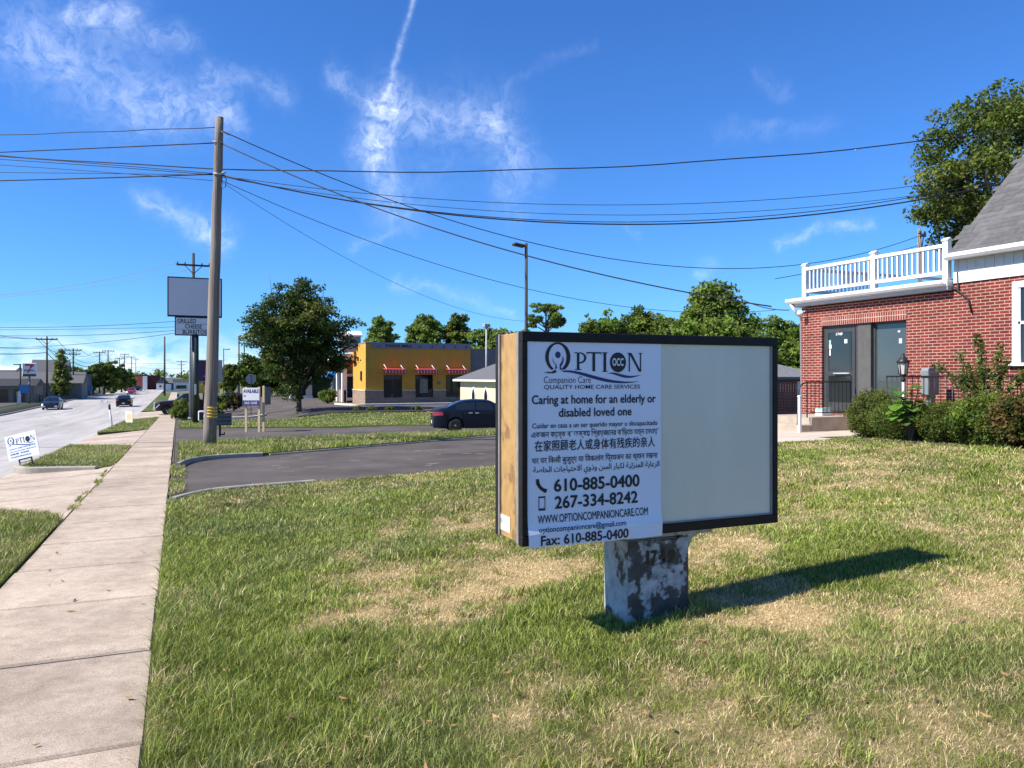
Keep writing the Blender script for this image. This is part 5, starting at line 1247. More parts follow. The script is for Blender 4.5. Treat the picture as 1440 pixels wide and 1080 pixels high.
# ---- across the road, left
def block(name, label, px, t, w, d, h, wall, roof=None, rh=0., rz=0., windows=(), over=.3, flat=True, cat='building', base=None, ridge='x'):
    x, y = P(px, t); b = (zs(0, y) - .1) if base is None else base; o = thing(name, label, cat, (x, y, b), rz)
    MB().box(-w / 2, w / 2, 0, d, -.4, h).build('wall', wall, o)
    if roof:
        W2, e = w / 2 + over, over
        if ridge == 'x': m = MB().add([(-W2, -e, h), (W2, -e, h), (W2, d + e, h), (-W2, d + e, h), (-W2, d / 2, h + rh), (W2, d / 2, h + rh)], [(0, 1, 5, 4), (2, 3, 4, 5), (0, 4, 3), (1, 2, 5), (0, 3, 2, 1)])
        else: m = MB().add([(-W2, -e, h), (W2, -e, h), (W2, d + e, h), (-W2, d + e, h), (0, -e, h + rh), (0, d + e, h + rh)], [(0, 4, 5, 3), (1, 2, 5, 4), (0, 1, 4), (3, 5, 2), (0, 3, 2, 1)])
        m.build('roof', roof, o)
    else: MB().box(-w / 2 - .1, w / 2 + .1, -.1, d + .1, h, h + .25).build('parapet', 'dark_front', o)
    for (x0, x1, z0, z1, mt) in windows: MB().box(x0, x1, -.06, -.003, z0, z1).build('window', mt, o)
    return o
G = 'glass_dark'
block('store_building', 'tan storefront with dark awning at the far left across the road', 4, 108, 7.5, 8, 2.5, 'wall_tan', 'dark_front', 1.0, 0, [(-3, -1.6, .1, 2, G), (-.8, .6, .1, 2, G), (1.3, 2.6, .1, 2, G)])
block('long_building', 'long low beige building with grey roof across the road', 52, 128, 13, 9, 2.7, 'wall_greyb', 'roof_grey', 1.9, 0, [(2.6, 3.3, .7, 1.8, G), (3.9, 4.6, .7, 1.8, G), (-4.5, -3.6, .1, 2.1, G), (-1.5, -.8, .7, 1.8, G)])
block('tan_building', 'tan shop with brown roof between the far poles', 84, 138, 5.4, 8, 2.3, 'wall_tan', 'roof_brown', 1.3, 0, [(-1.5, -.1, .2, 1.8, G), (.4, 1.8, .2, 1.8, G)])
block('dark_store', 'dark fronted store with sign band across the road', 107, 148, 3.8, 8, 4.0, 'dark_front', None, 0, 0, [(-1.4, 1.4, 2.6, 3.3, 'wall_greyb'), (-1.2, .2, .2, 1.9, G)])
block('white_barn', 'white metal roofed shed rising behind the far left storefront', 3, 142, 3.8, 8, 5.0, 'white_paint', 'roof_pale', .7)
block('far_barn', 'tall grey roofed barn behind the long low building', 68, 152, 6, 8, 3.6, 'wall_greyb', 'roof_grey', 3.6)
sv = thing('convenience_sign', 'white square store sign with red number and green foot on a pole', 'sign', (*P(41.5, 106), -2.0))
MB().box(-.85, .85, -.15, .15, 3.7, 5.55).build('sign_cabinet', 'sign_white', sv, bevel=.05); c7 = sv.children[0]
MB().box(-.8, .8, -.17, -.1505, 3.72, 4.05).build('foot_panel', 'sign_green', sv)
m = MB(); m.prism([(-.5, 5.42), (.55, 5.42), (.55, 5.18), (.15, 4.8), (-.05, 4.25), (-.3, 4.25), (.05, 4.85), (.1, 5.15), (-.5, 5.15)], 'y', -.165, -.1505); m.build('number_seven', 'sign_red', sv)
letter('sign_lettering', 'ELEVEn', sv, 'sign_red', tuple(Vector(sv.location) + Vector((0, -.17, 0))), U, V, -.6, .6, 4.42, .26, .03)
MB().tube([(0, 0, 0), (0, 0, 3.7)], .12, 8).build('pole', 'back_grey', sv)
bn = thing('blue_banner', 'blue banner sign on posts beside the convenience store sign', 'banner', (*P(34, 104), -2.0)); MB().box(-.55, .55, -.03, .03, 1.5, 2.6).build('panel', 'sign_blue', bn); 
for x in (-.58, .58): MB().box(x - .04, x + .04, -.04, .04, 0, 2.7).build('post', 'back_grey', bn)
bl_ = thing('blue_panel_sign', 'blue sign on a post farther along the left verge', 'sign', (*P(124.5, 150), -2.0)); MB().box(-.7, .7, -.1, .1, 1.0, 1.9).build('panel', 'sign_blue', bl_, bevel=.03); MB().box(-.1, .1, -.1, .1, 0, 1.0).build('post', 'back_grey', bl_)
fl = thing('feather_flag', 'white feather flag in front of the far left storefront', 'flag', (*P(27, 98), -2.0)); MB().prism([(-.22, .3), (.18, .3), (.2, 1.4), (.05, 1.95), (-.15, 1.7)], 'y', -.02, .02).build('flag_cloth', 'sign_white', fl); MB().tube([(-.23, 0, 0), (-.23, 0, 1.8)], .025, 6).build('pole', 'back_grey', fl)
dlp = thing('lamp_pole', 'dark lamp pole left of the convenience store sign', 'street lamp', (*P(28.5, 106), -2.0)); MB().tube([(0, 0, 0), (0, 0, 5.3)], .1, 8).build('shaft', 'pole_dark', dlp); MB().box(-.8, .1, -.15, .15, 5.3, 5.42).build('lamp_head', 'pole_dark', dlp)
for px, lb in ((56, 'left tan bollard before the long beige building'), (60.5, 'right tan bollard before the long beige building')):
    o = MB().tube([(0, 0, 0), (0, 0, 1.0)], .14, 8).lathe([(.14, 1.0), (.1, 1.08), (.02, 1.1)], n=8).build('bollard', 'wall_tan', None); o.location = (*P(px, 112), -2.0); tag(o, lb, 'bollard', 'bollards before the long building')

# ---- end of the road
block('red_block', 'red orange block with a white flank at the end of the road', 198.5, 228, 3.3, 8, 4.1, 'wall_redb', None, 0, 0, [(.4, 1.6, 0, 4.0, 'white_paint')])
block('maroon_building', 'long dark red commercial building at the end of the road', 214, 232, 4.2, 10, 4.0, 'wall_maroon', None)
block('white_house', 'small white gabled house right of the dark red building', 225.5, 222, 2.1, 6, 1.9, 'white_paint', 'roof_grey', 1.1, 0, [(-.3, .3, .7, 1.3, G)], .15, ridge='y')
block('white_shed', 'white boxy shed right of the small gabled house', 236, 216, 1.7, 4, 1.8, 'white_paint', None)
block('grey_house', 'low grey roofed house behind the white shed', 241, 238, 5.2, 8, 1.8, 'wall_greyb', 'roof_grey', 1.7, 0, [(-1, 0, .6, 1.4, G)])
block('pale_store', 'pale store with dark roof far right of the road end', 256, 225, 4.5, 8, 2.2, 'white_paint', 'dark_front', .9, 0, [(-1.6, 1.2, .3, 1.3, G)])

# ------------------------------------------------------------------ trees and shrubs
mk('bark', (.11, .085, .065), .95, .35, 6, bump=.8, bscale=25, stretch=(1, 1, .25))
mk_attr('leaf', .55, .42, .2)
def leaf_cloud(rg, cen, rad, per, leaf, cols, flat=.65, up=.35, drop=None):
    """many small leaf faces scattered through clumps: cen (n,3), rad (n,)"""
    n = len(cen); wgt = (rad / rad.mean()) ** 2; cnt = np.maximum(4, (per * wgt / wgt.mean()).astype(int)); ci = np.repeat(np.arange(n), cnt); N = len(ci)
    d = rg.normal(size=(N, 3)); d /= np.linalg.norm(d, axis=1)[:, None]
    r = rg.random(N) ** .45; p = cen[ci] + d * (r * rad[ci])[:, None] * np.array([1, 1, flat])
    if drop is not None: p[:, 2] -= drop * r * r * rad[ci]
    nrm = rg.normal(size=(N, 3)) + np.array([0, 0, up]) * 2 + d * .6; nrm /= np.linalg.norm(nrm, axis=1)[:, None]
    t = np.cross(nrm, rg.normal(size=(N, 3))); t /= np.maximum(np.linalg.norm(t, axis=1), 1e-6)[:, None]; b = np.cross(nrm, t)
    s = leaf * (.55 + .9 * rg.random(N))[:, None]
    V = np.stack([p - t * s * .5, p + b * s * .27 - nrm * s * .05, p + t * s * .5, p - b * s * .27 - nrm * s * .05], 1)
    cols = np.array(cols); k = len(cols)
    cc = cols[rg.integers(0, k, n)][ci] * (.8 + .4 * rg.random((n, 1)))[ci] * (.75 + .5 * rg.random((N, 1)))
    T = np.repeat(cc[:, None, :], 4, 1)
    F = (np.arange(N) * 4)[:, None] + np.arange(4)[None]
    return V.reshape(-1, 3), F, T.reshape(-1, 3)
DARK = [(0.073, 0.120, 0.021), (0.100, 0.154, 0.025), (0.128, 0.179, 0.031), (0.173, 0.203, 0.036)]
MID = [(0.131, 0.210, 0.031), (0.169, 0.252, 0.039), (0.213, 0.288, 0.048), (0.144, 0.204, 0.039)]
OLIVE = [(.12, .165, .028), (.155, .20, .036), (.19, .215, .042), (.10, .145, .026)]
PALE = [(0.203, 0.250, 0.056), (0.275, 0.297, 0.075), (0.160, 0.203, 0.050)]
def crown_points(rg, shape, n, rx, rz, cz):
    d = rg.normal(size=(n, 3)); d /= np.linalg.norm(d, axis=1)[:, None]
    az = np.arctan2(d[:, 1], d[:, 0]); ph = rg.uniform(0, 6.28, 4)
    lob = 1 + .14 * np.sin(3 * az + ph[0] + 2 * d[:, 2]) + .11 * np.sin(5 * az + ph[1] - 3 * d[:, 2]) + .08 * np.sin(7 * d[:, 2] + ph[2])
    r = (.30 + .66 * rg.random(n) ** .55) * lob
    p = d * r[:, None] * np.array([rx, rx, rz])
    if shape == 'cone': k = np.clip(.5 - p[:, 2] / rz / 2, 0, 1); p[:, 0] *= .25 + 1.05 * k; p[:, 1] *= .25 + 1.05 * k
    if shape == 'egg': k = np.clip(.5 - p[:, 2] / rz / 2, 0, 1); p[:, 0] *= .62 + .5 * k; p[:, 1] *= .62 + .5 * k
    if shape == 'vase': k = np.clip(.5 + p[:, 2] / rz / 2, 0, 1); s = .55 + .62 * np.sqrt(k) * (1 - .35 * np.clip(k - .75, 0, 1) / .25); p[:, 0] *= s; p[:, 1] *= s
    if shape == 'flat': p[:, 2] = np.where(p[:, 2] < 0, p[:, 2] * .35, p[:, 2])
    p[:, 2] += cz; return p
def tree(name, label, x, y, base, H, clear, rx, shape='round', clumps=110, per=60, leaf=.3, cols=MID, seed=1, tr=.2, limbs=9, group=None, crad=.19, twigs=0, flat=.65, drop=None):
    rg = np.random.default_rng(seed); rr = random.Random(seed)
    o = thing(name, label, 'tree', (x, y, base), 0, group)
    rz = (H - clear) / 2; cz = clear + rz
    c = crown_points(rg, shape, clumps, rx, rz, cz); rad = rx * crad * (.5 + 1.3 * rg.random(clumps))
    V, F, T = leaf_cloud(rg, c, rad, per, leaf, cols, flat, drop=drop)
    m = MB(); top = clear + rz * 1.1
    wob = [(rr.uniform(-.05, .05) * rx, rr.uniform(-.05, .05) * rx) for _ in range(5)]
    m.tube([(0, 0, -.3), (0, 0, .05), (wob[0][0], wob[0][1], clear * .6), (wob[1][0], wob[1][1], clear + rz * .4), (wob[2][0], wob[2][1], top), (wob[3][0] * 2, wob[3][1] * 2, H - rz * .25)], [tr * 1.6, tr * 1.15, tr * .9, tr * .65, tr * .35, tr * .08], 9)
    idx = rg.permutation(clumps)[:limbs]
    for i in idx:
        e = c[i]; z0 = clear * .75 + (e[2] - clear) * .35 * rr.random() + .1; z0 = max(min(z0, e[2] - .1), clear * .6); s = (wob[1][0] * .7, wob[1][1] * .7, z0)
        mid = tuple(s[k] + (e[k] - s[k]) * .5 + rr.uniform(-.06, .06) * rx for k in range(3)); mid = (mid[0], mid[1], mid[2] + .06 * rx)
        m.tube([s, mid, tuple(e)], [tr * .42, tr * .24, tr * .06], 6)
    for i in range(twigs):
        a = rr.uniform(0, 6.28); q = rr.uniform(0, .5) * rx; p = (q * math.cos(a), q * math.sin(a), H - .25 * rz); m.tube([p, (p[0] * 1.1, p[1] * 1.1, H + rr.uniform(.2, .7))], [.025, .006], 4)
    m.build('trunk', 'bark', o)
    fastmesh('crown', V, F, 4, 'leaf', T, o); XF[o.children[-1].name] = XF[o.name]
    return o
def ptree(name, label, px, t, top, bot, wpx, base=None, clear=None, **k):
    """tree standing at photo column px, t metres away, crown rows top..bot, wpx wide"""
    x, y = P(px, t); b = -.9 if base is None else base
    H = Zt(top, t) - b; cl = max(.3, Zt(bot, t) - b); rx = wpx / 2 / FPX * t * .93
    return tree(name, label, x, y, b, H, cl, rx, **k)
ptree('street_tree', 'broad dark green street tree on the mulched grass strip by the restaurant', 419, 61.4, 398, 556, 152, base=-1.06, shape='round', clumps=380, per=110, leaf=.23, cols=[(.040, .072, .013), (.052, .090, .016), (.075, .112, .019), (.13, .15, .028), (.046, .078, .014)], seed=5, tr=.27, limbs=26, crad=.15, twigs=9, flat=.5)
ptree('maple_tree', 'large leafy maple rising behind the grey shingle roof', 1430, 45, 112, 385, 300, base=.2, shape='round', clumps=440, per=115, leaf=.24, cols=OLIVE + [(.09, .13, .028), (.12, .15, .035)], seed=8, tr=.34, limbs=34, crad=.125, flat=.6)
bgt = [('tree', 'open crowned tree with sky gaps behind the white roof shell', 533, 100, 449, 505, 50, dict(shape='round', clumps=60, per=48, crad=.2, cols=MID, limbs=14)),
       ('tree', 'upright green tree behind the middle of the yellow restaurant', 600, 105, 437, 510, 50, dict(shape='egg', clumps=110, per=60, cols=MID)),
       ('tree', 'olive green round tree behind the right end of the yellow restaurant', 643, 106, 445, 512, 48, dict(shape='egg', clumps=110, per=60, cols=OLIVE)),
       ('tree', 'lower green tree behind the grey service wing', 688, 100, 458, 520, 56, dict(clumps=110, per=60, cols=MID)),
       ('tree', 'low tree between the pale lamp pole and the cabinet sign', 724, 98, 462, 520, 48, dict(clumps=90, per=60, cols=OLIVE)),
       ('tree', 'dark bushy tree right of the flat topped pine', 850, 92, 444, 520, 70, dict(clumps=130, per=60, cols=DARK + MID)),
       ('tree', 'dark evergreen with pointed top above the middle of the cabinet sign', 900, 95, 433, 520, 74, dict(shape='egg', clumps=140, per=60, cols=DARK + MID)),
       ('tree', 'low olive tree left of the tall bright maple', 945, 92, 444, 520, 66, dict(clumps=120, per=60, cols=OLIVE + MID)),
       ('tree', 'tall bright green maple above the right half of the cabinet sign', 1001, 76, 405, 520, 106, dict(shape='egg', clumps=210, per=75, cols=MID + PALE[:1], limbs=16)),
       ('tree', 'small tree right of the tall bright maple', 1052, 72, 455, 530, 50, dict(clumps=90, per=60, cols=MID)),
       ('tree', 'dense leafy tree filling the gap left of the brick house corner', 1098, 46, 446, 580, 92, dict(shape='round', clumps=260, per=80, cols=MID + DARK[:2], leaf=.22, crad=.15)),
       ('tree', 'dark tree close behind the brick shed', 1140, 52, 460, 585, 80, dict(shape='round', clumps=150, per=70, cols=DARK)),
       ('tree', 'broad dark tree low behind the stop sign', 362, 104, 500, 574, 58, dict(clumps=120, per=60, cols=DARK)),
       ('tree', 'small grey green tree right of the wooden pole', 322, 100, 512, 572, 28, dict(clumps=60, per=60, cols=OLIVE)),
       ('tree', 'dark tree behind the trunk of the street tree', 400, 108, 510, 572, 60, dict(clumps=100, per=60, cols=DARK)),
       ('tree', 'ragged pale green tree between the far poles across the road', 86, 128, 492, 556, 30, dict(shape='cone', clumps=60, per=50, cols=PALE, crad=.24, limbs=12)),
       ('tree', 'low tree behind the convenience store sign', 40, 152, 527, 560, 46, dict(clumps=80, per=50, cols=MID)),
       ('tree', 'bushy tree behind the long low building across the road', 60, 162, 520, 560, 40, dict(clumps=90, per=50, cols=MID + DARK)),
       ('tree', 'dark tree rising behind the dark fronted store', 101, 166, 514, 560, 36, dict(clumps=90, per=50, cols=DARK)),
       ('tree', 'low tree left of the tall barn across the road', 14, 160, 529, 560, 40, dict(clumps=80, per=50, cols=MID))]
for i, (nm, lb, px, t, top, bot, w, k) in enumerate(bgt):
    kk = dict(leaf=.42, seed=30 + i, tr=.22, group='trees standing behind the buildings'); kk.update(k); kk['clumps'] = int(kk.get('clumps', 100) * 1.5)
    ptree(nm, lb, px, t, top, bot, w * (1.22 if px > 580 else 1.05), base=(-2.0 if px < 120 else -.9), **kk)
for i, (px, t, top, w, lb) in enumerate(((117, 160, 517, 30, 'leftmost dark tree of the wooded stretch across the road'), (131, 164, 509, 30, 'second dark tree of the wooded stretch, behind the short-armed pole'), (146, 168, 506, 30, 'tallest dark tree of the wooded stretch across the road'),
                                         (159, 176, 508, 28, 'dark tree right of the tallest one in the wooded stretch'), (171, 190, 515, 24, 'rounded dark tree near the right end of the wooded stretch'), (181, 208, 522, 22, 'rightmost low dark tree of the wooded stretch'))):
    ptree('tree', lb, px, t, top, 556, w, base=-2.1, leaf=.6, seed=60 + i, tr=.25, clumps=90, per=50, cols=DARK, group='dark trees along the far side of the road', shape='egg')
# flat-topped pine
pn = thing('pine_tree', 'flat topped pine with bare trunk showing above the cabinet sign', 'tree', (*P(768, 80), -.8)); rg = np.random.default_rng(77); H_ = Zt(424, 80) + .8
cc = []
for k in range(46):
    a = rg.uniform(0, 6.28); q = rg.random(); rr_ = 2.15 * math.sqrt(rg.random()) * (1 - .45 * max(0, q - .5) / .5); cc.append((rr_ * math.cos(a), rr_ * math.sin(a), H_ - .3 - 2.2 * (1 - q) * (1 if rr_ > .5 else .4)))
V_, F_, T_ = leaf_cloud(rg, np.array(cc), .34 + .25 * rg.random(len(cc)), 90, .26, DARK + MID[:2], .45)
m = MB(); m.tube([(0, 0, -.2), (.05, 0, 4), (-.05, 0, 6.4), (0, 0, H_ - .5)], [.26, .18, .13, .05], 9)
for e in cc[::2]: m.tube([(0, 0, e[2] - .9), (e[0] * .5, e[1] * .5, e[2] - .35), e], [.07, .05, .015], 5)
m.build('trunk', 'bark', pn); fastmesh('crown', V_, F_, 4, 'leaf', T_, pn)
# far woods on the horizon: one mass nobody could count
rg = np.random.default_rng(90); n = 900
ang = rg.uniform(-1.15, 1.25, n); dist_ = rg.uniform(290, 420, n)
cx_ = np.sin(YAW + ang) * dist_; cy_ = np.cos(YAW + ang) * dist_
hh = 3.2 + 3.2 * fbm(ang * 14 + 4, ang * 3 + 2, 3) * 1.5
cen = np.stack([cx_, cy_, -2 + hh * rg.random(n)], 1); keep = ~((np.abs(cx_ + 9.6) < 9) & (cy_ < 275))
V_, F_, T_ = leaf_cloud(rg, cen[keep], 2.3 + 1.6 * rg.random(keep.sum()), 34, 1.5, DARK + MID[:2], .7)
tag(fastmesh('far_woods', V_, F_, 4, 'leaf', T_), kind='stuff')

# shrubs
def shrub(name, label, x, y, z, r, h, leaf=.036, n=14000, cols=DARK, seed=1, group=None, cat='shrub', flat=1.):
    rg = np.random.default_rng(seed); o = thing(name, label, cat, (x, y, z), 0, group)
    k = max(30, n // 90); d = rg.normal(size=(k, 3)); d /= np.linalg.norm(d, axis=1)[:, None]; q = (.50 + .42 * rg.random(k) ** .5)[:, None]
    c = d * q * np.array([r, r, h / 2]) * (1 + .05 * np.sin(4 * np.arctan2(d[:, 1], d[:, 0]) + seed))[:, None]; c[:, 2] += h / 2; c[:, 2] = np.maximum(c[:, 2], .06)
    V, F, T = leaf_cloud(rg, c, r * .23 * (.7 + .6 * rg.random(k)), n // k, leaf, cols, flat)
    V[:, 2] = np.maximum(V[:, 2], .01)
    m = MB(); rr = random.Random(seed)
    for i in range(12): e = c[i]; m.tube([(rr.uniform(-.1, .1) * r, rr.uniform(-.1, .1) * r, -.05), tuple(e * .6), tuple(e)], [.02, .014, .005], 5)
    m.build('stems', 'bark', o); fastmesh('foliage', V, F, 4, 'leaf', T, o); return o
YEW = [(.10, .13, .022), (.125, .155, .027), (.155, .18, .034), (.07, .10, .018)]
G_ = 'evergreen shrubs in front of the brick wall'
shrub('evergreen_shrub', 'rounded dense evergreen shrub at the left end of the row, below the lantern', 13.4, 11.85, .34, .55, 1.04, seed=1, group=G_, cols=YEW, n=20000)
shrub('evergreen_shrub', 'low dark evergreen shrub under the bright big leaved plant', 13.3, 10.95, .38, .74, .80, seed=2, group=G_, cols=DARK + YEW[:2], n=18000)
shrub('evergreen_shrub', 'dark evergreen shrub in front of the utility cabinet', 13.1, 9.85, .42, .58, .76, seed=3, group=G_, cols=DARK + YEW[:2], n=18000)
shrub('evergreen_shrub', 'glossy dark green shrub below the tall arching shrub', 12.95, 9.05, .44, .58, .92, leaf=.05, seed=4, group=G_, cols=DARK + MID, n=13000)
shrub('evergreen_shrub', 'yellowing shrub at the right end of the row under the window', 12.75, 8.25, .45, .52, .92, leaf=.06, seed=5, group=G_, cols=[(.11, .10, .02), (.07, .085, .018), (.15, .10, .03), (.05, .07, .015)], n=13000)
# bright big-leaved plant
bp = thing('leafy_plant', 'bright green big leaved plant growing up between the evergreen shrubs', 'plant', (12.8, 10.46, .4)); rr = random.Random(9); m = MB(); st = MB(); vs = []; fs = []; tn = []
for k in range(9):
    a = rr.uniform(0, 6.28); q = rr.uniform(.05, .34); hgt = rr.uniform(.75, 1.14); tip = (q * math.cos(a), q * math.sin(a), hgt); st.tube([(0, 0, 0), (tip[0] * .5, tip[1] * .5, hgt * .6), tip], [.016, .012, .006], 6)
    for j in range(11):
        t = .45 + .55 * j / 10; c = Vector((tip[0] * t, tip[1] * t, hgt * t)); b = rr.uniform(0, 6.28); L = rr.uniform(.15, .25); d = Vector((math.cos(b), math.sin(b), rr.uniform(-.5, .25))).normalized(); s = Vector((-math.sin(b), math.cos(b), 0)); up = d.cross(s)
        base = len(vs); root = c + d * .06
        for (l, w, u) in ((0, .0, 0), (.25, .42, .05), (.6, .40, .02), (1, 0, -.16), (.6, -.40, .02), (.25, -.42, .05), (.5, 0, -.05)): vs.append(root + d * L * l + s * L * w + up * L * u)
        for p in ((0, 1, 6), (1, 2, 6), (2, 3, 6), (3, 4, 6), (4, 5, 6), (5, 0, 6)): fs.append([base + i for i in p])
        col = [v * rr.uniform(.75, 1.25) for v in (.12, .25, .035)]; tn += [col] * 7
st.build('stems', 'bark', bp); fastmesh('leaves', np.array([tuple(v) for v in vs]), np.array(fs), 3, 'leaf', np.array(tn), bp)
# tall arching shrub
ts = thing('arching_shrub', 'tall thin arching shrub with light green leaves before the brick wall', 'shrub', (13.75, 9.55, .42)); rg = np.random.default_rng(12); rr = random.Random(12); st = MB(); cen = []
for (ex, ey, ez) in ((-.15, .15, 2.0), (.05, -.15, 1.75), (.2, .75, 1.62), (-.1, 1.0, 1.45), (.1, -.6, 1.35), (.1, .3, 1.5), (-.1, .5, 1.3), (.0, -.9, 1.05), (0, -.3, 1.5)):
    p0 = Vector((0, 0, 0)); p2 = Vector((ex, ey, ez)); p1 = Vector((ex * .25, ey * .25, ez * .68)); pts = [p0 * (1 - t) ** 2 + p1 * 2 * t * (1 - t) + p2 * t * t for t in [k / 9 for k in range(10)]]
    st.tube(pts, [.015 - .0012 * k for k in range(10)], 5); cen += [tuple(q) for q in pts[4:]] + [tuple((pts[k] + pts[k + 1]) / 2) for k in range(5, 9)]
st.build('stems', 'bark', ts); cen = np.array(cen); V_, F_, T_ = leaf_cloud(rg, cen, .07 + .07 * rg.random(len(cen)), 30, .075, [(.10, .14, .03), (.15, .18, .045), (.07, .11, .025), (.17, .15, .05)], 1.)
fastmesh('foliage', V_, F_, 4, 'leaf', T_, ts)
# far shrubs and bushes
def pshrub(label, px, t, top, bot, w, **k):
    x, y = P(px, t); b = Zt(bot, t); shrub('shrub', label, x, y, b, w / 2 / FPX * t, Zt(top, t) - b, **k)
pshrub('rounded dark green bush between the dark pickup and the pylon sign post', 257, 57, 562, 590, 36, leaf=.13, n=5000, seed=21, cols=DARK + MID[:1])
pshrub('small green bush right of the wooden pole', 306, 62, 566, 582, 26, leaf=.13, n=2500, seed=22, cols=MID)
pshrub('reddish brown bush left of the property sign', 329, 66, 553, 576, 22, leaf=.14, n=2500, seed=23, cols=[(.06, .035, .02), (.05, .05, .015)])
pshrub('dark bush left of the reddish bush', 318, 72, 545, 576, 28, leaf=.16, n=2500, seed=27, cols=DARK)
pshrub('clipped green bush at the left of the restaurant entrance', 461, 76, 546, 566, 27, leaf=.16, n=4000, seed=24, cols=MID)
for i, (px, lb) in enumerate(((503.5, 'leftmost low dark bush on the mulch bed'), (523.5, 'second low dark bush on the mulch bed'), (548.5, 'third low dark bush on the mulch bed'), (586, 'rightmost low dark bush on the mulch bed'))):
    pshrub(lb, px, 57.5, 571, 580.5, 15, leaf=.1, n=1500, seed=40 + i, cols=DARK, group='low bushes on the mulch bed')

# ------------------------------------------------------------------ cars
mk('paint_navy', (.005, .007, .017), .3, .1, 3, spec=.3, coat=.12)
mk('paint_black', (.006, .006, .007), .3, .1, 3, spec=.3, coat=.12)
mk('paint_maroon', (.022, .007, .009), .3, .1, 3, spec=.3, coat=.12)
mk('paint_red', (.22, .02, .02), .25, .1, 3, coat=.6)
mk('paint_grey', (.012, .015, .022), .3, .1, 3, coat=.25)
mk('car_glass', (.012, .016, .02), .05, .1, 2, spec=.8)
mk('tyre', (.014, .014, .014), .85, .2, 20)
mk('alloy', (.42, .43, .44), .3, .1, 10, metal=.7)
mk('chrome', (.66, .67, .68), .25, .05, 10, metal=.45)
mk('lens_red', (.34, .014, .012), .18, .1, 10, coat=.6)
mk('lens_clear', (.62, .64, .66), .15, .1, 10, coat=.6)
mk('plastic_black', (.012, .012, .012), .6, .2, 10)
SEDAN = dict(L=4.54, W=1.76, wb=(1.30, -1.30), wr=.32, sill=.19,
             top=[(-2.27, .60), (-2.25, .78), (-2.20, .98), (-2.12, 1.07), (-1.95, 1.10), (-1.68, 1.12), (-1.15, 1.36), (-.85, 1.43), (-.4, 1.465), (.1, 1.45), (.35, 1.40), (.7, 1.22), (1.05, 1.00), (1.3, .97), (1.8, .88), (2.05, .79), (2.2, .66), (2.27, .50)],
             belt=[(-2.27, .55), (-2.2, .92), (-1.7, 1.0), (1.05, .93), (1.9, .78), (2.27, .45)],
             side=[(-1.28, -.42), (-.36, .42), (.47, .80)], ws=(.42, 1.0), rw=(-1.58, -1.08))
PICKUP = dict(L=5.9, W=2.0, wb=(1.95, -1.75), wr=.42, sill=.38,
              top=[(-2.95, .95), (-2.94, 1.38), (-2.9, 1.40), (-.95, 1.40), (-.93, 1.45), (-.85, 1.82), (-.6, 1.95), (.2, 1.98), (.5, 1.93), (.85, 1.68), (1.25, 1.36), (1.4, 1.33), (2.4, 1.26), (2.75, 1.18), (2.88, 1.0), (2.95, .75)],
              belt=[(-2.95, .9), (-2.9, 1.36), (-.9, 1.36), (1.2, 1.26), (2.6, 1.1), (2.95, .7)],
              side=[(-.72, -.12), (-.04, .72), (.76, 1.0)], ws=(.56, 1.18), rw=(-.94, -.82))
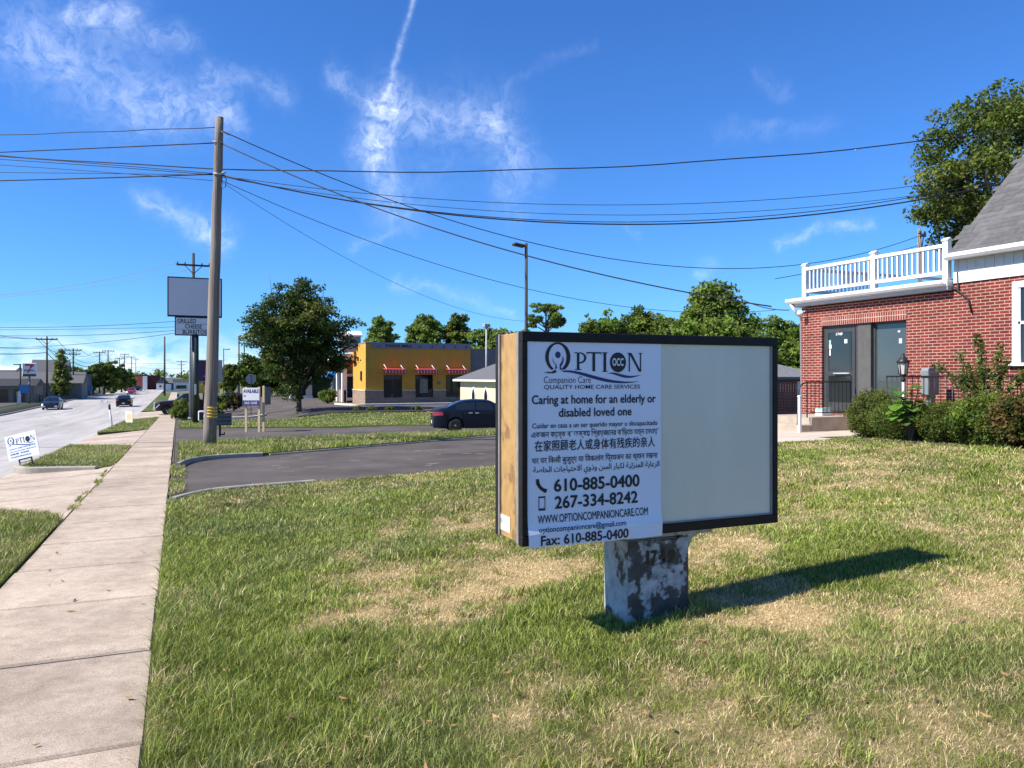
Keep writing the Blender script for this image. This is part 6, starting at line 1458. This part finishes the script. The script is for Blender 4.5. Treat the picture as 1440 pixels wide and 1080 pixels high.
def car(label, cfg, loc, rz, paint, cat='car', name='parked_car', group=None, detail=True, plate='label_white'):
    o = thing(name, label, cat, loc, rz, group); W = cfg['W'] / 2; L = cfg['L'] / 2
    tx = [p[0] for p in cfg['top']]; tz = [p[1] for p in cfg['top']]; bx_ = [p[0] for p in cfg['belt']]; bz = [p[1] for p in cfg['belt']]
    xs = sorted(set([round(v, 3) for v in np.arange(-L, L + .001, .10)] + [round(v, 3) for v in tx] + [round(w + d, 3) for w in cfg['wb'] for d in np.arange(-cfg['wr'] - .07, cfg['wr'] + .08, .06)]))
    xs = [x for x in xs if -L <= x <= L]
    def sect(x):
        zt = float(np.interp(x, tx, tz)); zb = float(np.interp(x, bx_, bz)); zb = min(zb, zt - .03)
        e = max(0, (abs(x) - (L - .45)) / .45); w = W * (1 - .16 * e ** 2.2)
        lo = cfg['sill'] + .10 * max(0, (abs(x) - L + .5)) ; arch = lo
        for wc in cfg['wb']:
            d = abs(x - wc); ra = cfg['wr'] + .065
            if d < ra: arch = max(arch, cfg['wr'] + math.sqrt(ra * ra - d * d))
        arch = min(arch, zb - .03)
        cab = zt - zb > .12; k = min(1, (zt - zb) / .38)
        wt = w * (.93 - .20 * k)
        mid = max(arch + .01, .5 * (lo + zb))
        return [(0, max(lo, arch)), (w * .86, arch), (w * .975, arch + .012), (w, mid), (w * .985, zb - .012), (w * .955, zb + .004), (wt, zt - .035 * (.4 + k)), (wt * .86, zt - .008), (wt * .4, zt + .008), (0, zt + .012)], zt, zb
    vs = []; fs = []; S = [sect(x)[0] for x in xs]; n = len(S[0]); ring = 2 * n - 2
    for x, s in zip(xs, S):
        full = s + [(-p[0], p[1]) for p in s[-2:0:-1]]; vs += [(x, p[0], p[1]) for p in full]
    for i in range(len(xs) - 1):
        for k in range(ring): fs.append((i * ring + k, i * ring + (k + 1) % ring, (i + 1) * ring + (k + 1) % ring, (i + 1) * ring + k))
    fs += [tuple(range(ring))[::-1], tuple((len(xs) - 1) * ring + k for k in range(ring))]
    body = MB().add(vs, fs, True).build('body', paint, o)
    try: body.data.set_sharp_from_angle(angle=R(38))
    except Exception: pass
    MB().box(-L + .25, L - .25, -W * .72, W * .72, cfg['sill'] + .0, cfg['wr'] * 2 + .16).build('underbody', 'plastic_black', o)
    # glass laid on the cabin: side lights, windscreen, rear window
    def surf(x, t, sgn):
        s, zt, zb = sect(x); a, b = s[5], s[6]; return (x, sgn * (a[0] + (b[0] - a[0]) * t + .006), a[1] + (b[1] - a[1]) * t + .002)
    for sgn in (1, -1):
        for (x0, x1) in cfg['side']:
            m = MB(); q = [x0 + (x1 - x0) * i / 8 for i in range(9)]; v = []
            for x in q: v += [surf(x, .08, sgn), surf(x, .86, sgn)]
            m.add(v, [(2 * i, 2 * i + 1, 2 * i + 3, 2 * i + 2) for i in range(8)], True); m.build('side_window', 'car_glass', o)
    for nm, (x0, x1) in (('windscreen', cfg['ws']), ('rear_window', cfg['rw'])):
        m = MB(); v = []; q = [x0 + (x1 - x0) * i / 6 for i in range(7)]
        for x in q:
            s, zt, zb = sect(x); up = .008
            for (yy, zz) in ((-s[6][0] * .93, s[6][1] + .012), (-s[7][0] * .8, s[7][1] + up), (0, s[9][1] + up), (s[7][0] * .8, s[7][1] + up), (s[6][0] * .93, s[6][1] + .012)): v.append((x + (.006 if nm == 'windscreen' else -.006), yy, zz))
        m.add(v, [(5 * i + k, 5 * i + k + 1, 5 * i + k + 6, 5 * i + k + 5) for i in range(6) for k in range(4)], True); m.build(nm, 'car_glass', o)
    for wc in cfg['wb']:
        for sgn in (1, -1):
            r = cfg['wr']; c = (wc, sgn * (W - .115), r)
            wh = MB().lathe([(r * .62, -.1), (r * .93, -.1), (r, -.06), (r, .06), (r * .93, .1), (r * .62, .1)], c, 22, 'y').build('wheel', 'tyre', o)
            m = MB(); f = sgn * .085
            
            for k in range(7):
                a = k * 2 * math.pi / 7; b = a + .0; ca, sa = math.cos(a), math.sin(a); wdt = r * .055
                m.add([(c[0] + ca * r * .1 - sa * wdt, c[1] + f, c[2] + sa * r * .1 + ca * wdt), (c[0] + ca * r * .1 + sa * wdt, c[1] + f, c[2] + sa * r * .1 - ca * wdt), (c[0] + ca * r * .61 + sa * wdt * 1.3, c[1] + f + sgn * .006, c[2] + sa * r * .61 - ca * wdt * 1.3), (c[0] + ca * r * .61 - sa * wdt * 1.3, c[1] + f + sgn * .006, c[2] + sa * r * .61 + ca * wdt * 1.3)], [(0, 1, 2, 3)])
            m.lathe([(r * .16, f), (r * .13, f + sgn * .015), (.005, f + sgn * .018)], c, 12, 'y'); m.build('rim', 'alloy', wh)
            rg_ = []
            for a in range(25): t_ = a * math.pi / 12; rg_ += [(c[0] + math.cos(t_) * r * .66, c[1] + f, c[2] + math.sin(t_) * r * .66), (c[0] + math.cos(t_) * r * .59, c[1] + f + sgn * .004, c[2] + math.sin(t_) * r * .59)]
            MB().add(rg_, [(2 * a, 2 * a + 1, 2 * a + 3, 2 * a + 2) for a in range(24)]).build('rim_edge', 'alloy', wh); MB().lathe([(r * .64, sgn * .03), (r * .64, sgn * .045)], c, 20, 'y').build('dark_backing', 'plastic_black', wh)  # black disc behind the spokes, its colour stands in for shade in the gaps
    # lamps, plate, mirrors, handles
    def zat(x): return sect(x)
    for sgn in (1, -1):
        s, zt, zb = sect(-L + .12); w = s[4][0]
        m = MB(); z1 = zb - .0; z0 = z1 - .17
        vv = []
        for x in np.linspace(-L + .0, -L + .42, 6):
            ww = sect(float(x))[0][3][0]; vv += [(x - .004, sgn * (ww + .004), z0 + .05 * (x + L)), (x - .004, sgn * (ww * .985 + .006), z1)]
        m.add(vv, [(2 * i, 2 * i + 1, 2 * i + 3, 2 * i + 2) for i in range(5)], True); w0 = sect(-L)[0][3][0]
        m.add([(-L - .006, sgn * (w0 + .002), z0), (-L - .006, sgn * (w0 * .985), z1), (-L - .006, sgn * w0 * .62, z1 - .01), (-L - .006, sgn * w0 * .66, z0 + .02)], [(0, 1, 2, 3)]); m.build('tail_light', 'lens_red', o)
        m = MB(); vv = []
        for x in np.linspace(L - .42, L - .02, 6):
            s, zt, zb = sect(float(x)); vv += [(x, sgn * (s[3][0] + .005), zb - .2), (x, sgn * (s[5][0] + .008), zb - .01)]
        m.add(vv, [(2 * i, 2 * i + 1, 2 * i + 3, 2 * i + 2) for i in range(5)], True); w1 = sect(L)[0][3][0]
        zb = sect(L)[2]; m.add([(L + .006, sgn * w1, zb - .16), (L + .006, sgn * w1, zb + .05), (L + .004, sgn * w1 * .6, zb + .03), (L + .006, sgn * w1 * .6, zb - .12)], [(0, 1, 2, 3)]); m.build('headlight', 'lens_clear', o)
        xm = cfg['ws'][1] - .22; s, zt, zb = sect(xm); MB().cbox((xm, sgn * (s[5][0] + .12), zb + .06), (.1, .18, .12)).cbox((xm, sgn * (s[5][0] + .02), zb + .03), (.05, .1, .04)).build('mirror', paint, o, bevel=.025, seg=2)
        for xh in (cfg['side'][0][1] - .2, cfg['side'][1][1] - .75 if len(cfg['side']) > 1 else 0): MB().cbox((xh, sgn * (sect(xh)[0][4][0] + .012), sect(xh)[2] - .1), (.17, .024, .03)).build('door_handle', 'chrome', o, bevel=.008)
    zb = sect(-L)[2]; MB().box(-L - .016, -L - .004, -.16, .16, zb - .16, zb - .02).build('license_plate', plate, o)
    MB().box(-L + .02, -L + .2, -W * .80, W * .80, cfg['sill'] + .02, cfg['sill'] + .30).build('rear_bumper', paint, o, bevel=.04, seg=2)
    return o
sd_ = car('dark navy sedan parked on the far drive, its rear toward the road', SEDAN, (12.75, 32.95, lot_z(12.7, 32.9) - .01), R(-12), 'paint_navy', cat='car')
MB().box(-2.285, -2.262, -.35, .35, .86, .885).build('trunk_trim', 'chrome', sd_)
tk = car('dark maroon pickup with chrome grille pulling across the sidewalk', PICKUP, (1.0, 79.5, zs(0, 79.5) + .01), R(180), 'paint_maroon', 'pickup truck', 'pickup_truck')
MB().box(2.9, 3.04, -.8, .8, .62, 1.14).build('grille', 'chrome', tk, bevel=.03); MB().box(2.88, 3.1, -.98, .98, .42, .66).build('front_bumper', 'chrome', tk, bevel=.05, seg=2)
m = MB()
for z in (.72, .82, .92, 1.02): m.box(3.041, 3.046, -.7, .7, z, z + .05)
m.build('grille_slot', 'plastic_black', [c for c in tk.children if c.name.startswith('grille')][0])
def road_xy(px, t): x, y = P(px, t); return (x, y, road_z(x, y) + .006)
car('dark car coming toward us on the far side of the road', SEDAN, road_xy(74, 90), R(-90) , 'paint_grey', 'car', 'moving_car', 'cars driving on the road')
car('black car driving away in the middle of the road', SEDAN, road_xy(175, 99), R(90), 'paint_black', 'car', 'moving_car', 'cars driving on the road')
car('red car farther up the road near the verge trees', SEDAN, road_xy(185, 165), R(-90), 'paint_red', 'car', 'moving_car', 'cars driving on the road')
car('distant dark car at the bend of the road', SEDAN, road_xy(194, 205), R(-90), 'paint_black', 'car', 'moving_car', 'cars driving on the road')
car('dark car parked behind the property sign', SEDAN, (*P(322, 82), zs(6, 78)), R(170), 'paint_black', 'car')
